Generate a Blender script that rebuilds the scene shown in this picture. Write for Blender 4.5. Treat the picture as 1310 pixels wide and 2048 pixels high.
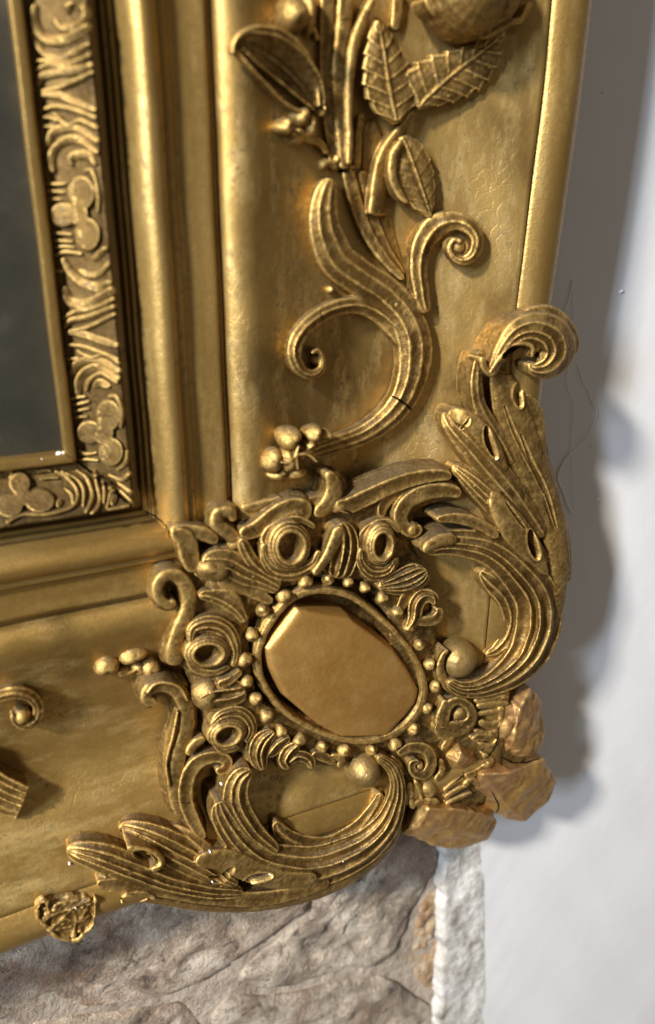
import bpy, bmesh, math, random
from mathutils import Vector, Matrix
from mathutils.bvhtree import BVHTree
import numpy as np
for o in list(bpy.data.objects): bpy.data.objects.remove(o)
scn = bpy.context.scene
COL = scn.collection
random.seed(7); rng = np.random.default_rng(7)

# ------------------------------------------------------------------ camera
# plan of the frame in centimetres: x right, y up, z out of the wall; sight corner of the frame = origin
F = 1592.24
RM = np.array([[0.8980136620, 0.0043288313, 0.4399462740], [-0.1589861315, -0.9291889306, 0.3336635151], [0.4102375809, -0.3695797513, -0.8337361301]])
CAM = np.array([-4.411847, 10.608213, 35.106448])
def W(p): return (p[0]*.01, -p[2]*.01, p[1]*.01)
cam = bpy.data.cameras.new('camera'); camo = bpy.data.objects.new('camera', cam); COL.objects.link(camo)
def dirw(v): return Vector((v[0], -v[2], v[1]))
r, u, b = dirw(RM[0]), dirw(-RM[1]), dirw(-RM[2])
m = Matrix((r, u, b)).transposed().to_4x4(); m.translation = Vector(W(CAM)); camo.matrix_world = m
cam.sensor_fit = 'VERTICAL'; cam.sensor_height = 24; cam.lens = 24*F/2048
cam.clip_start = .01; cam.clip_end = 50
cam.dof.use_dof = True; cam.dof.focus_distance = .455; cam.dof.aperture_fstop = 3.4
scn.camera = camo
scn.render.engine = 'CYCLES'

# ------------------------------------------------------------------ light: a window to the left, a warm room lamp higher up, dim room bounce
wd = bpy.data.worlds.new('World'); scn.world = wd; wd.use_nodes = True
bg = wd.node_tree.nodes['Background']; bg.inputs[0].default_value = (1.0, .86, .70, 1); bg.inputs[1].default_value = .16
def area(name, loc, tgt, sx, sy, power, colr):
    l = bpy.data.lights.new(name, 'AREA'); l.shape = 'RECTANGLE'; l.size = sx; l.size_y = sy; l.energy = power; l.color = colr
    o = bpy.data.objects.new(name, l); COL.objects.link(o); o.location = loc
    o.rotation_euler = (Vector(tgt)-Vector(loc)).to_track_quat('-Z', 'Y').to_euler(); return o
area('window_light', (-2.95, -1.66, 1.10), (.2, 0, -.15), .22, .95, 118, (.72, .85, 1.0))
area('room_lamp', (-2.55, -1.30, 1.98), (.2, 0, -.15), .28, .28, 262, (1.0, .925, .82))
vs = scn.view_settings; vs.view_transform = 'Standard'; vs.look = 'None'; vs.exposure = .25; vs.gamma = 1; vs.use_curve_mapping = False

# ------------------------------------------------------------------ materials
def new_mat(name):
    m = bpy.data.materials.new(name); m.use_nodes = True; nt = m.node_tree
    return m, nt, nt.nodes['Principled BSDF']
def nd(nt, t, **k):
    n = nt.nodes.new(t)
    for a, v in k.items():
        if hasattr(n, a): setattr(n, a, v)
        else: n.inputs[a].default_value = v
    return n
def ramp(nt, src, stops):
    n = nt.nodes.new('ShaderNodeValToRGB'); e = n.color_ramp.elements
    while len(e) < len(stops): e.new(.5)
    for k, (p, c) in enumerate(stops):
        e[k].position = p; e[k].color = (c, c, c, 1) if isinstance(c, (int, float)) else (*c, 1)
    nt.links.new(src, n.inputs[0]); return n.outputs[0]
def mixc(nt, fac, a, b, mode='MIX'):
    n = nt.nodes.new('ShaderNodeMix'); n.data_type = 'RGBA'; n.blend_type = mode
    for s, v in ((0, fac), (6, a), (7, b)):
        if hasattr(v, 'links'): nt.links.new(v, n.inputs[s])
        elif isinstance(v, (int, float)): n.inputs[s].default_value = v
        else: n.inputs[s].default_value = (*v, 1)
    return n.outputs[2]
def noise(nt, co, scale, detail=5, rough=.6, dist=0):
    n = nd(nt, 'ShaderNodeTexNoise'); n.inputs['Scale'].default_value = scale; n.inputs['Detail'].default_value = detail
    n.inputs['Roughness'].default_value = rough; n.inputs['Distortion'].default_value = dist
    nt.links.new(co, n.inputs['Vector']); return n.outputs['Fac']
def mth(nt, op, a, b=0.0):
    n = nt.nodes.new('ShaderNodeMath'); n.operation = op
    for s, v in ((0, a), (1, b)):
        if hasattr(v, 'links'): nt.links.new(v, n.inputs[s])
        else: n.inputs[s].default_value = v
    return n.outputs[0]
def bumpn(nt, h, strength, dist, prev=None):
    n = nt.nodes.new('ShaderNodeBump'); n.inputs['Strength'].default_value = strength; n.inputs['Distance'].default_value = dist
    nt.links.new(h, n.inputs['Height'])
    if prev is not None: nt.links.new(prev, n.inputs['Normal'])
    return n.outputs[0]
def gold(name, base, deep, pale, rub=.6, grime=.5, rough=.45, metal=.8, crackle=0, dust=.5, fine=1.0, stretch=(1, 1, 1), lo=.49, hi=.54, patch=None, lumpy=1.0, worn=.5):
    """toned bronze gilding: cloudy body colour, paler where its arrises are rubbed, grime specks and patches, dust lying on ledges"""
    m, nt, bs = new_mat(name); L = nt.links
    geo = nd(nt, 'ShaderNodeNewGeometry'); co = geo.outputs['Position']
    mp = nd(nt, 'ShaderNodeMapping'); mp.inputs['Scale'].default_value = stretch; L.new(co, mp.inputs['Vector']); cs = mp.outputs[0]
    n1 = noise(nt, cs, 30, 6, .62, .3); n2 = noise(nt, co, 300, 5, .75); n3 = noise(nt, co, 1100, 3, .6); n4 = noise(nt, cs, 85, 6, .68); n5 = noise(nt, co, 14, 5, .6, .5)
    c = mixc(nt, ramp(nt, n1, [(.34, 0), (.66, 1)]), deep, base)
    if patch: c = mixc(nt, ramp(nt, n5, [(.50, 0), (.64, .7)]), c, patch)
    c = mixc(nt, ramp(nt, n4, [(.50, 0), (.70, worn)]), c, pale)
    pt = ramp(nt, geo.outputs['Pointiness'], [(lo, 0), (hi, 1)])
    ed = mth(nt, 'MULTIPLY', mth(nt, 'MULTIPLY', pt, rub), ramp(nt, n2, [(.32, .25), (.56, 1)]))
    c = mixc(nt, ed, c, pale)
    gm = mth(nt, 'MULTIPLY', ramp(nt, n2, [(.50, 0), (.62, 1)]), ramp(nt, n4, [(.40, 0), (.60, grime)]))
    gm = mth(nt, 'MULTIPLY', gm, mth(nt, 'SUBTRACT', 1.0, mth(nt, 'MULTIPLY', ed, .8)))
    c = mixc(nt, gm, c, (.040, .026, .012))
    sep = nd(nt, 'ShaderNodeSeparateXYZ'); L.new(geo.outputs['Normal'], sep.inputs[0])
    up = ramp(nt, sep.outputs[2], [(.55, 0), (.95, 1)])
    du = mth(nt, 'MULTIPLY', mth(nt, 'MULTIPLY', up, ramp(nt, n3, [(.38, 0), (.58, 1)])), dust)
    c = mixc(nt, du, c, (.085, .070, .050))
    L.new(c, bs.inputs['Base Color'])
    mt = mth(nt, 'SUBTRACT', metal, mth(nt, 'MULTIPLY', mth(nt, 'MAXIMUM', gm, du), metal*.9)); L.new(mt, bs.inputs['Metallic'])
    ro = mth(nt, 'ADD', mth(nt, 'MULTIPLY', n1, .14), mth(nt, 'ADD', rough-.12, mth(nt, 'MULTIPLY', n2, .14)))
    L.new(ro, bs.inputs['Roughness'])
    nb = bumpn(nt, n3, .30*fine, .0008); nb = bumpn(nt, n2, .34*fine, .0016, nb); nb = bumpn(nt, n4, .22*lumpy, .003, nb)
    if crackle:
        v = nd(nt, 'ShaderNodeTexVoronoi'); v.feature = 'DISTANCE_TO_EDGE'; v.inputs['Scale'].default_value = 150
        w = nd(nt, 'ShaderNodeVectorMath'); w.operation = 'ADD'; L.new(co, w.inputs[0])
        nn = nd(nt, 'ShaderNodeTexNoise'); nn.inputs['Scale'].default_value = 90; L.new(co, nn.inputs['Vector'])
        sc = nd(nt, 'ShaderNodeVectorMath'); sc.operation = 'SCALE'; sc.inputs['Scale'].default_value = .012; L.new(nn.outputs['Color'], sc.inputs[0])
        L.new(sc.outputs[0], w.inputs[1]); L.new(w.outputs[0], v.inputs['Vector'])
        ck = mth(nt, 'MAXIMUM', ramp(nt, v.outputs[0], [(0, 0), (.05, 1)]), ramp(nt, n1, [(.52, 1), (.64, 0)]))
        nb = bumpn(nt, ck, .4*crackle, .0005, nb)
    L.new(nb, bs.inputs['Normal'])
    return m
GOLD = gold('gilt_ornament', (.21, .118, .028), (.10, .053, .012), (.74, .49, .160), lo=.494, hi=.535, rub=1.0, grime=.95, rough=.50, dust=.9)
GROUND = gold('grimy_gilt_ground', (.165, .098, .027), (.080, .046, .014), (.44, .29, .10), rub=.7, grime=1.0, rough=.55, dust=.6)
PK = dict(worn=.85, rub=.12, grime=.75, rough=.46, dust=.2, crackle=.7, fine=.5, lumpy=.3, patch=(.16, .100, .030))
PANELS = [gold('gilt_panel_upright', (.48, .318, .105), (.31, .192, .052), (.66, .475, .20), stretch=(1, 1, .35), **PK), gold('gilt_panel_level', (.48, .312, .096), (.31, .188, .048), (.66, .47, .185), stretch=(.35, 1, 1), **PK)]
MK = dict(rub=.3, grime=.6, rough=.37, dust=.2, fine=.5, lumpy=.35)
MOULDS = [gold('gilt_moulding_upright', (.42, .270, .085), (.28, .168, .044), (.62, .435, .165), stretch=(1, 1, .2), **MK), gold('gilt_moulding_level', (.42, .265, .076), (.28, .162, .039), (.62, .43, .152), stretch=(.2, 1, 1), **MK)]
BALL = gold('gilt_ball', (.33, .220, .076), (.20, .125, .040), (.50, .365, .155), rub=.2, grime=.7, rough=.48, dust=.3, fine=.6)
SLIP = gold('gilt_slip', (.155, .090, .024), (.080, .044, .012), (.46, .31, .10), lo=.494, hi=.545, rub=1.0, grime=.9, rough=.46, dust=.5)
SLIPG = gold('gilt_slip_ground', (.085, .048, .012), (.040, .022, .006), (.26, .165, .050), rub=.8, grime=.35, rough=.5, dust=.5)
GEM = gold('gilt_cabochon', (.54, .300, .080), (.44, .225, .052), (.64, .40, .14), rub=.5, grime=.35, rough=.42, metal=.75, dust=.05, fine=.7, lumpy=.25)
COPPER = gold('copper_paint', (.50, .290, .085), (.36, .190, .055), (.80, .53, .20), rub=.8, grime=.7, rough=.38, metal=.8, dust=.3, patch=(.40, .205, .11))
def plain(name, col, rough, stops=None, scale=20, bump=0, bs_=60, dist=.002):
    m, nt, bs = new_mat(name); geo = nd(nt, 'ShaderNodeNewGeometry'); co = geo.outputs['Position']
    if stops: nt.links.new(ramp(nt, noise(nt, co, scale, 8, .65, .4), stops), bs.inputs['Base Color'])
    else: bs.inputs['Base Color'].default_value = (*col, 1)
    bs.inputs['Roughness'].default_value = rough
    if bump: nt.links.new(bumpn(nt, noise(nt, co, bs_, 6, .65), bump, dist), bs.inputs['Normal'])
    return m
CANVAS = plain('old_canvas', None, .5, [(.30, (.013, .0125, .008)), (.54, (.024, .022, .0145)), (.64, (.046, .041, .028)), (.76, (.095, .085, .064))], 20, .3, 700, .0006)
WHITE = plain('white_plaster_paint', None, .55, [(.3, (.655, .655, .675)), (.7, (.705, .705, .725))], 9, .18, 40, .0016)
ROUGHP = plain('rough_plaster', None, .9, [(.32, (.16, .14, .12)), (.42, (.36, .34, .31)), (.56, (.48, .465, .44)), (.7, (.58, .57, .55))], 50, .6, 110, .005)
def stonemat(name, cols, vein):
    m, nt, bs = new_mat(name); geo = nd(nt, 'ShaderNodeNewGeometry'); co = geo.outputs['Position']
    n1 = noise(nt, co, 26, 9, .72, .6); n2 = noise(nt, co, 60, 7, .75, .3); n3 = noise(nt, co, 260, 4, .7); n4 = noise(nt, co, 9, 4, .6, 1.5)
    c = ramp(nt, n1, [(.36, cols[0]), (.46, cols[1]), (.54, cols[2]), (.63, cols[3])])
    c = mixc(nt, ramp(nt, n4, [(.50, 0), (.58, .8)]), c, vein)
    c = mixc(nt, ramp(nt, n2, [(.58, 0), (.70, .7)]), c, cols[3])
    c = mixc(nt, ramp(nt, n2, [(.34, .85), (.42, 0)]), c, (.055, .048, .042))
    nt.links.new(c, bs.inputs['Base Color']); bs.inputs['Roughness'].default_value = .9
    nb = bumpn(nt, n3, .6, .003); nb = bumpn(nt, n2, 1.0, .012, nb); nt.links.new(nb, bs.inputs['Normal']); return m
ST1 = stonemat('grey_brown_stone', [(.17, .12, .088), (.37, .275, .20), (.55, .44, .34), (.72, .62, .51)], (.36, .215, .13))
ST2 = stonemat('grey_stone', [(.15, .12, .095), (.36, .285, .22), (.56, .47, .37), (.74, .65, .54)], (.30, .21, .145))
ST3 = stonemat('ochre_stone', [(.30, .17, .085), (.46, .285, .145), (.56, .39, .23), (.60, .50, .40)], (.50, .29, .135))
MORTAR = plain('mortar', None, .95, [(.3, (.20, .155, .115)), (.7, (.50, .42, .34))], 40, .8, 120, .004)
WEB = plain('cobweb_thread', (.86, .84, .80), .6)
PCHIP = plain('white_chip', (.8, .8, .78), .7)

# ------------------------------------------------------------------ helpers
def ray(x, y):
    d = RM.T @ np.array([(x-655)/F, (y-1024)/F, 1.0]); return d
def un(x, y, z):
    """a point of the photograph, brought to height z above the sight plane of the frame"""
    d = ray(x, y); k = (z-CAM[2])/d[2]; return CAM+k*d
def link(name, me, mat, parent=None, smooth=True):
    o = bpy.data.objects.new(name, me); COL.objects.link(o)
    if mat: me.materials.append(mat)
    if smooth: me.polygons.foreach_set('use_smooth', [True]*len(me.polygons))
    if parent: o.parent = parent
    return o
def mesh(name, V, Fc):
    me = bpy.data.meshes.new(name); me.from_pydata([W(v) for v in V], [], Fc); me.validate(); me.update(); return me
def tag(o, label=None, cat=None, group=None, kind=None):
    for k, v in (('label', label), ('category', cat), ('group', group), ('kind', kind)):
        if v: o[k] = v
    return o
def empty(name, p, label, cat):
    o = bpy.data.objects.new(name, None); COL.objects.link(o); o.location = W(p); o.empty_display_size = .02
    return tag(o, label, cat)
def catmull(P, step=3.0):
    """points with any number of channels, resampled about every `step` pixels"""
    P = np.array(P, float)
    if len(P) == 2: P = np.array([P[0], (P[0]+P[1])/2, P[1]])
    Q = np.vstack([2*P[0]-P[1], P, 2*P[-1]-P[-2]]); out = []
    for i in range(1, len(Q)-2):
        n = max(2, int(math.hypot(*(Q[i+1, :2]-Q[i, :2]))/step)); t = np.linspace(0, 1, n, endpoint=False)[:, None]
        a, b_, c, d = Q[i-1:i+3]
        out.append(.5*((2*b_)+(-a+c)*t+(2*a-5*b_+4*c-d)*t**2+(-a+3*b_-3*c+d)*t**3))
    out.append(P[-1:]); return np.vstack(out)
# ------------------------------------------------------------------ the setting: plastered wall, bare stonework below
WZ = -3.0
def grid_mesh(name, xs, ys, zf):
    V = [(x, y, zf(x, y)) for y in ys for x in xs]; n = len(xs)
    Fc = [(j*n+i, j*n+i+1, (j+1)*n+i+1, (j+1)*n+i) for j in range(len(ys)-1) for i in range(n-1)]
    return mesh(name, V, Fc)
def hsh(x, y, s=0): return math.sin(x*1.7+s)*math.cos(y*1.3+s*2)+.5*math.sin(x*3.9+y*2.7+s)+.3*math.sin(x*8.1-y*7.3+s*3)
def edge_x(y): return 27.9+max(0, -37-y)*.105
def wall_mesh():
    us = np.concatenate([np.linspace(0, 3, 14), np.linspace(3.6, 85, 60)]); ys = np.linspace(-120, 75, 150); n = len(us)
    V = [(edge_x(y)+u_+.12*math.sin(y*1.9)*(u_ < .1), y, WZ+.04*hsh((u_+28)*.25, y*.2)) for y in ys for u_ in us]
    return mesh('plaster_wall', V, [(j*n+i, j*n+i+1, (j+1)*n+i+1, (j+1)*n+i) for j in range(len(ys)-1) for i in range(n-1)])
wall = link('plaster_wall', wall_mesh(), WHITE); tag(wall, kind='structure')
stone_wall = link('stone_wall', grid_mesh('stone_wall', np.linspace(-80, 34, 60), np.linspace(-120, 75, 80), lambda x, y: WZ-1.38+.08*hsh(x*.5, y*.5)), MORTAR); tag(stone_wall, kind='structure')
def stone(out, z, mat, seed, bulge=.5):
    """one rubble stone: rough face, rounded arris"""
    O = sm_ring(out, 60, 1); c = O.mean(axis=0); B0 = [un(q[0], q[1], z) for q in O]; c3 = un(c[0], c[1], z); rows = []
    for f, h in [(1.0, -1.2), (1.0, -.25), (.985, -.14), (.95, -.06), (.91, -.01)]+[(f, .02+bulge*(1-f)*.2) for f in np.linspace(.86, .04, 16)]:
        rows.append([(c3[0]+(b[0]-c3[0])*f, c3[1]+(b[1]-c3[1])*f, z+h) for b in B0])
    V, Fc = closed_strip(rows); P = np.array(V); d = vnoise(P*np.array([.35, .5, .35]), seed)*.16+vnoise(P*.9, seed+1)*.20+vnoise(P*2.4, seed+2)*.15
    P[:, 2] += d; me = mesh('stone', [tuple(p) for p in P], Fc)
    return link('stone', me, mat, stone_wall)
# ------------------------------------------------------------------ the frame: two mitred rails
frame = empty('picture_frame', (0, 0, 0), 'ornate antique gilded picture frame corner with scrolls, leaves and a cabochon', 'picture frame')
LIP = [(0, -.75), (0, -.02), (.05, .05), (.2, .06), (.40, .02), (.47, -.12), (.53, -.30), (.56, -.5)]
PROF = [(.54, -.5), (.56, -.40), (.66, -.40), (.8, -.36), (1.1, -.18), (1.5, .18), (1.9, .62), (2.2, 1.02), (2.36, 1.25), (2.47, 1.30), (2.56, 1.18), (2.6, .8), (2.62, -.6)]
PROF2 = [(2.5, -.35), (3.12, -.35), (3.18, -.05), (3.22, .06), (3.36, .10), (3.40, .30), (3.46, .36), (3.58, .40), (3.63, .60), (3.72, .90), (3.9, 1.25), (4.12, 1.52), (4.4, 1.68), (4.68, 1.66), (4.9, 1.52), (5.02, 1.36), (5.08, 1.27),
         (5.14, 1.32), (5.26, 1.33), (5.36, 1.28), (5.42, 1.18), (5.5, 1.06), (5.7, 1.04), (6.3, 1.09), (6.85, 1.17), (6.98, 1.06), (7.06, .8), (7.2, .72), (7.3, .75), (7.34, .4)]
PROF3 = [(7.28, .4), (7.3, .9), (7.36, 1.14), (7.5, 1.32), (7.8, 1.50), (8.2, 1.60), (8.6, 1.55), (9.2, 1.34), (10.2, .92), (11.5, .42), (13, -.02), (14.5, -.32), (16, -.42), (17.5, -.25), (19, .15), (20.5, .70), (22, 1.28), (23.0, 1.64), (23.2, 1.68), (23.3, 1.2)]
PROF4 = [(23.2, 1.2), (23.22, 1.50), (23.34, 1.50), (23.42, 1.66), (23.6, 1.80), (24.0, 2.02), (24.5, 2.14), (25.0, 2.06), (25.5, 1.78), (25.9, 1.34), (26.2, .8), (26.4, .1), (26.5, -.8), (26.3, -1.8), (26.0, -2.95)]
def dens(P, step):
    out = []
    for a, b_ in zip(P[:-1], P[1:]):
        n = max(1, int(math.hypot(b_[0]-a[0], b_[1]-a[1])/step))
        out += [(a[0]+(b_[0]-a[0])*k/n, a[1]+(b_[1]-a[1])*k/n) for k in range(n)]
    return out+[P[-1]]
def smooth_prof(P, step):
    if step is None: return P
    return [tuple(q) for q in catmull([(x*30, y*30) for x, y in P], step*30)/30]
def sstep(a, b_, x): t = min(1, max(0, (x-a)/(b_-a))); return t*t*(3-2*t)
def rail(name, P, horiz, mat, bend=0, smooth=.12, wob=.012, gap=0):
    pr = smooth_prof(P, smooth); V = []; Fc = []; N = 150; far = -24 if horiz else 30
    for i, (d, h) in enumerate(pr):
        for j in range(N+1):
            t = j/N; s = far+((d-gap if horiz else gap-d)-far)*t
            al = (-s if horiz else s)      # distance away from the corner along the rail
            dd = d - bend*sstep(17, 3, al)*sstep(7, 23, d) + wob*math.sin(al*.9+d*.3+horiz)
            hh = h + wob*math.sin(al*.7+2*d+horiz*2)
            V.append((s, -dd, hh) if horiz else (dd, s, hh))
    n = N+1
    for i in range(len(pr)-1):
        for j in range(N):
            q = (i*n+j, i*n+j+1, (i+1)*n+j+1, (i+1)*n+j); Fc.append(q if horiz else q[::-1])
    me = mesh(name, V, Fc); return link(name, me, mat, frame)
RAILS = []
for hz in (0, 1):
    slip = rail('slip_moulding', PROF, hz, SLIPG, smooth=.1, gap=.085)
    lip = rail('sight_edge', LIP, hz, MOULDS[hz], smooth=.05, gap=.02)
    mo = rail('inner_moulding', PROF2, hz, MOULDS[hz], smooth=.05, gap=.02)
    cv = rail('cove_panel', PROF3, hz, PANELS[hz], .45, smooth=.2)
    ob = rail('outer_moulding', PROF4, hz, MOULDS[hz], .55, smooth=.15)
    RAILS.append((slip, mo, cv, ob, lip))
tag(frame.children[0], None)
# canvas
V = [(-24, 30, -.72), (.06, 30, -.72), (.06, -.06, -.72), (-24, -.06, -.72), (-24, 30, -.9), (.06, 30, -.9), (.06, -.06, -.9), (-24, -.06, -.9)]
pt = link('painting', mesh('painting', V, [(0, 3, 2, 1), (4, 5, 6, 7), (0, 1, 5, 4), (1, 2, 6, 5), (2, 3, 7, 6), (3, 0, 4, 7)]), CANVAS, smooth=False)
tag(pt, 'dark olive grey old painting set inside the gilded frame', 'painting')
# surface the relief is laid on
bpy.context.view_layer.update()
bmB = bmesh.new()
for rr in RAILS:
    for o in rr: bmB.from_mesh(o.data)
BVH = BVHTree.FromBMesh(bmB); bmB.free()
def base_z(x, y, lift=0.0):
    """height of the frame face under a point of the photograph"""
    d = ray(x, y); o = Vector(W(CAM)); dv = Vector((d[0], -d[2], d[1])).normalized()
    hit = BVH.ray_cast(o, dv)
    if hit[0] is None: return 1.0
    return -hit[0].y*100
# ------------------------------------------------------------------ relief builders (all closed volumes, centimetres)
ZR = {1: (0, 0, 2.729), 2: (0, 520, 2.729), 3: (440, 0, 2.339), 4: (500, 330, 2.569), 5: (840, 560, 2.787), 6: (280, 960, 2.113),
      7: (60, 1300, 1.6375), 8: (740, 1000, 2.298), 9: (0, 880, 3.275), 10: (0, 1300, 3.1025), 11: (840, 0, 4.679), 0: (0, 0, 1)}
def T(k, pts):
    ox, oy, s = ZR[k]; return [(ox+p[0]/s, oy+p[1]/s)+tuple([q/s for q in p[2:3]])+tuple(p[3:]) for p in pts]
def pxcm(x, y, z):
    d = ray(x, y); return (z-CAM[2])/d[2]/F
def closed_strip(rows):
    """rows: equal-length closed loops of 3-D points; capped at both ends"""
    n = len(rows[0]); V = [tuple(p) for r_ in rows for p in r_]; Fc = []
    for i in range(len(rows)-1):
        for j in range(n):
            k = (j+1) % n; Fc.append((i*n+j, i*n+k, (i+1)*n+k, (i+1)*n+j))
    for i, flip in ((0, 1), (len(rows)-1, 0)):
        c = len(V); V.append(tuple(np.mean(rows[i], axis=0)))
        for j in range(n):
            k = (j+1) % n; Fc.append((i*n+k, i*n+j, c) if flip else (i*n+j, i*n+k, c))
    return V, Fc
def sweep(pts, ridges=1, hf=.8, rd=.10, z=None, drop=.5, tilt=0, ends=(1, 1), p=2.4, edge=1, step=3.0, lift=.4, sharp=.30, wig=1.0, flat=0):
    """reeded band along a curve: each point = (x, y, half width[, crest height]); z None -> laid on the frame face with lift"""
    pts = [tuple(q)+((lift if z is None else z),)*(4-len(q)) for q in pts]
    C = catmull(pts, step); n = len(C)
    t = np.gradient(C[:, :2], axis=0); t /= np.maximum(1e-6, np.hypot(t[:, 0], t[:, 1]))[:, None]
    nn = np.stack([-t[:, 1], t[:, 0]], 1)
    ns = max(13, ridges*8+5); us = np.linspace(-1, 1, ns)
    env = np.sqrt(np.maximum(0, 1-np.abs(us)**p)); 
    if ridges > 1:
        uk = np.linspace(-1+.5/ridges*1.0, 1-.5/ridges*1.0, ridges) if not edge else np.linspace(-.9, .9, ridges)
        sp = uk[1]-uk[0]; uk = uk+np.array([0]+[random.uniform(-.16, .16)*sp for _ in range(ridges-2)]+[0])*(ridges > 2)
        am = [random.uniform(.55, 1.15) for _ in range(ridges)]
    ph = random.random()*9; rows = []
    L = np.concatenate([[0], np.cumsum(np.hypot(*(np.diff(C[:, :2], axis=0).T)))])
    for i in range(n):
        x, y, w, zz = C[i]; a = 1.0
        w = max(w, .8)
        for e, dist in ((0, L[i]), (1, L[-1]-L[i])):
            if ends[e]:
                R_ = w*ends[e]
                if dist < R_: a *= math.sqrt(max(.02, 1-(1-dist/R_)**2))
        w2 = w*(.25+.75*a)
        zc = zz if z is not None else base_z(x, y)+zz
        A = un(x-nn[i, 0]*w2, y-nn[i, 1]*w2, zc); B_ = un(x+nn[i, 0]*w2, y+nn[i, 1]*w2, zc)
        hw = np.linalg.norm(B_-A)/2; H = hf*hw if not flat else flat
        row = []
        for j, uu in enumerate(us):
            zo = -H*(1-env[j])*1.0 + tilt*hw*uu - H*(1-a)*.6
            if ridges > 1:
                s_ = uu+.02*wig*math.sin(L[i]*.05+ph)
                if s_ <= uk[0]: g = am[0]*max(0, 1-(uk[0]-s_)/(sp*.5))
                elif s_ >= uk[-1]: g = am[-1]*max(0, 1-(s_-uk[-1])/(sp*.5))
                else:
                    q = int(np.searchsorted(uk, s_))-1; tt = (s_-uk[q])/(uk[q+1]-uk[q])
                    g = (am[q]*(1-tt)+am[q+1]*tt)*(1-math.sin(math.pi*tt)**.8)
                zo += rd*1.7*hw*(g-.5)*(.94+.06*math.sin(L[i]*.06+ph+uu*2))*a*2/max(1, ridges**.35)
            P = un(x+nn[i, 0]*w2*uu, y+nn[i, 1]*w2*uu, zc+.7*zo)
            row.append((P[0], P[1], zc+zo))
        A = row[0]; B_ = row[-1]
        bot = zc-H-drop
        row.append((B_[0], B_[1], min(bot, row[-1][2]-.05))); row.append((A[0], A[1], min(bot, row[0][2]-.05)))
        rows.append(row)
    return closed_strip(rows)
def ring(px, n):
    P = np.array(px, float); Q = np.vstack([P, P[:1]]); s = np.concatenate([[0], np.cumsum(np.hypot(*(np.diff(Q, axis=0).T)))])
    t = np.linspace(0, s[-1], n, endpoint=False); return np.stack([np.interp(t, s, Q[:, 0]), np.interp(t, s, Q[:, 1])], 1)
def sm_ring(px, n=72, it=2):
    P = np.array(px, float)
    for _ in range(it):   # corner cutting
        Q = np.roll(P, -1, axis=0); P = np.stack([.75*P+.25*Q, .25*P+.75*Q], 1).reshape(-1, 2)
    return ring(P, n)
def radial(out, prof, z, floor, n=72, it=2, drape=False, centre=None):
    """closed body from an outline: prof = [(radius fraction, height above z)] from the outside in; drape lays it on the frame face (z, floor = lifts)"""
    O = sm_ring(out, n, it) if it else ring(out, n); c = np.array(centre) if centre else O.mean(axis=0); rows = []
    if drape:
        def at(f, h):
            r_ = []
            for q in O:
                x, y = c[0]+(q[0]-c[0])*f, c[1]+(q[1]-c[1])*f; b_ = base_z(x, y); P = un(x, y, b_+z); r_.append((P[0], P[1], b_+z+h))
            return r_
        rows = [at(1.0, floor-z)]+[at(f, h) for f, h in prof]
        return closed_strip(rows)
    B0 = [un(q[0], q[1], z) for q in O]; c3 = un(c[0], c[1], z)
    rows.append([(b[0], b[1], floor) for b in B0])
    for f, h in prof:
        rows.append([(c3[0]+(b[0]-c3[0])*f, c3[1]+(b[1]-c3[1])*f, z+h) for b in B0])
    return closed_strip(rows)
def eye(cx, cy, rx, ry, rot, z, floor, depth=.7, rip=.05, cav=.55):
    a = np.linspace(0, 2*math.pi, 40, endpoint=False); c, s = math.cos(rot), math.sin(rot)
    O = [(cx+rx*math.cos(t)*c-ry*math.sin(t)*s, cy+rx*math.cos(t)*s+ry*math.sin(t)*c) for t in a]
    prof = [(1.0, -.55), (1.0, -.35), (.97, -.22), (.93, -.16), (.89, -.20), (.86, -.12), (.82, -.04), (.77, -.07), (.73, .0), (.68, .05), (cav+.06, .04), (cav, -.06), (cav*.92, -depth*.4), (cav*.8, -depth*.8), (cav*.5, -depth), (.02, -depth)]
    return radial(O, prof, z, floor, 48, 0)
def blob(cx, cy, rx, ry, z, rz, rot=0, n=14, lump=0):
    """z = height of its top"""
    s = pxcm(cx, cy, z-rz); c3 = un(cx, cy, z-rz*.4); c3[2] = z-rz; V = []; Fc = []
    cr, sr = math.cos(-rot), math.sin(-rot); ph = random.random()*9
    m_ = 2*n
    for i in range(n+1):
        th = math.pi*i/n
        for j in range(m_):
            f = 2*math.pi*j/m_; q = 1+lump*(math.sin(2*f+ph)*math.sin(th*2)+.6*math.sin(3*f+2*ph)*math.sin(th))
            a, b_ = rx*s*1.08*math.sin(th)*math.cos(f)*q, ry*s*1.08*math.sin(th)*math.sin(f)*q
            V.append((c3[0]+a*cr-b_*sr, c3[1]+a*sr+b_*cr, c3[2]+rz*math.cos(th)*q))
    for i in range(n):
        for j in range(m_):
            k = (j+1) % m_; Fc.append((i*m_+j, (i+1)*m_+j, (i+1)*m_+k, i*m_+k))
    return V, Fc
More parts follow.
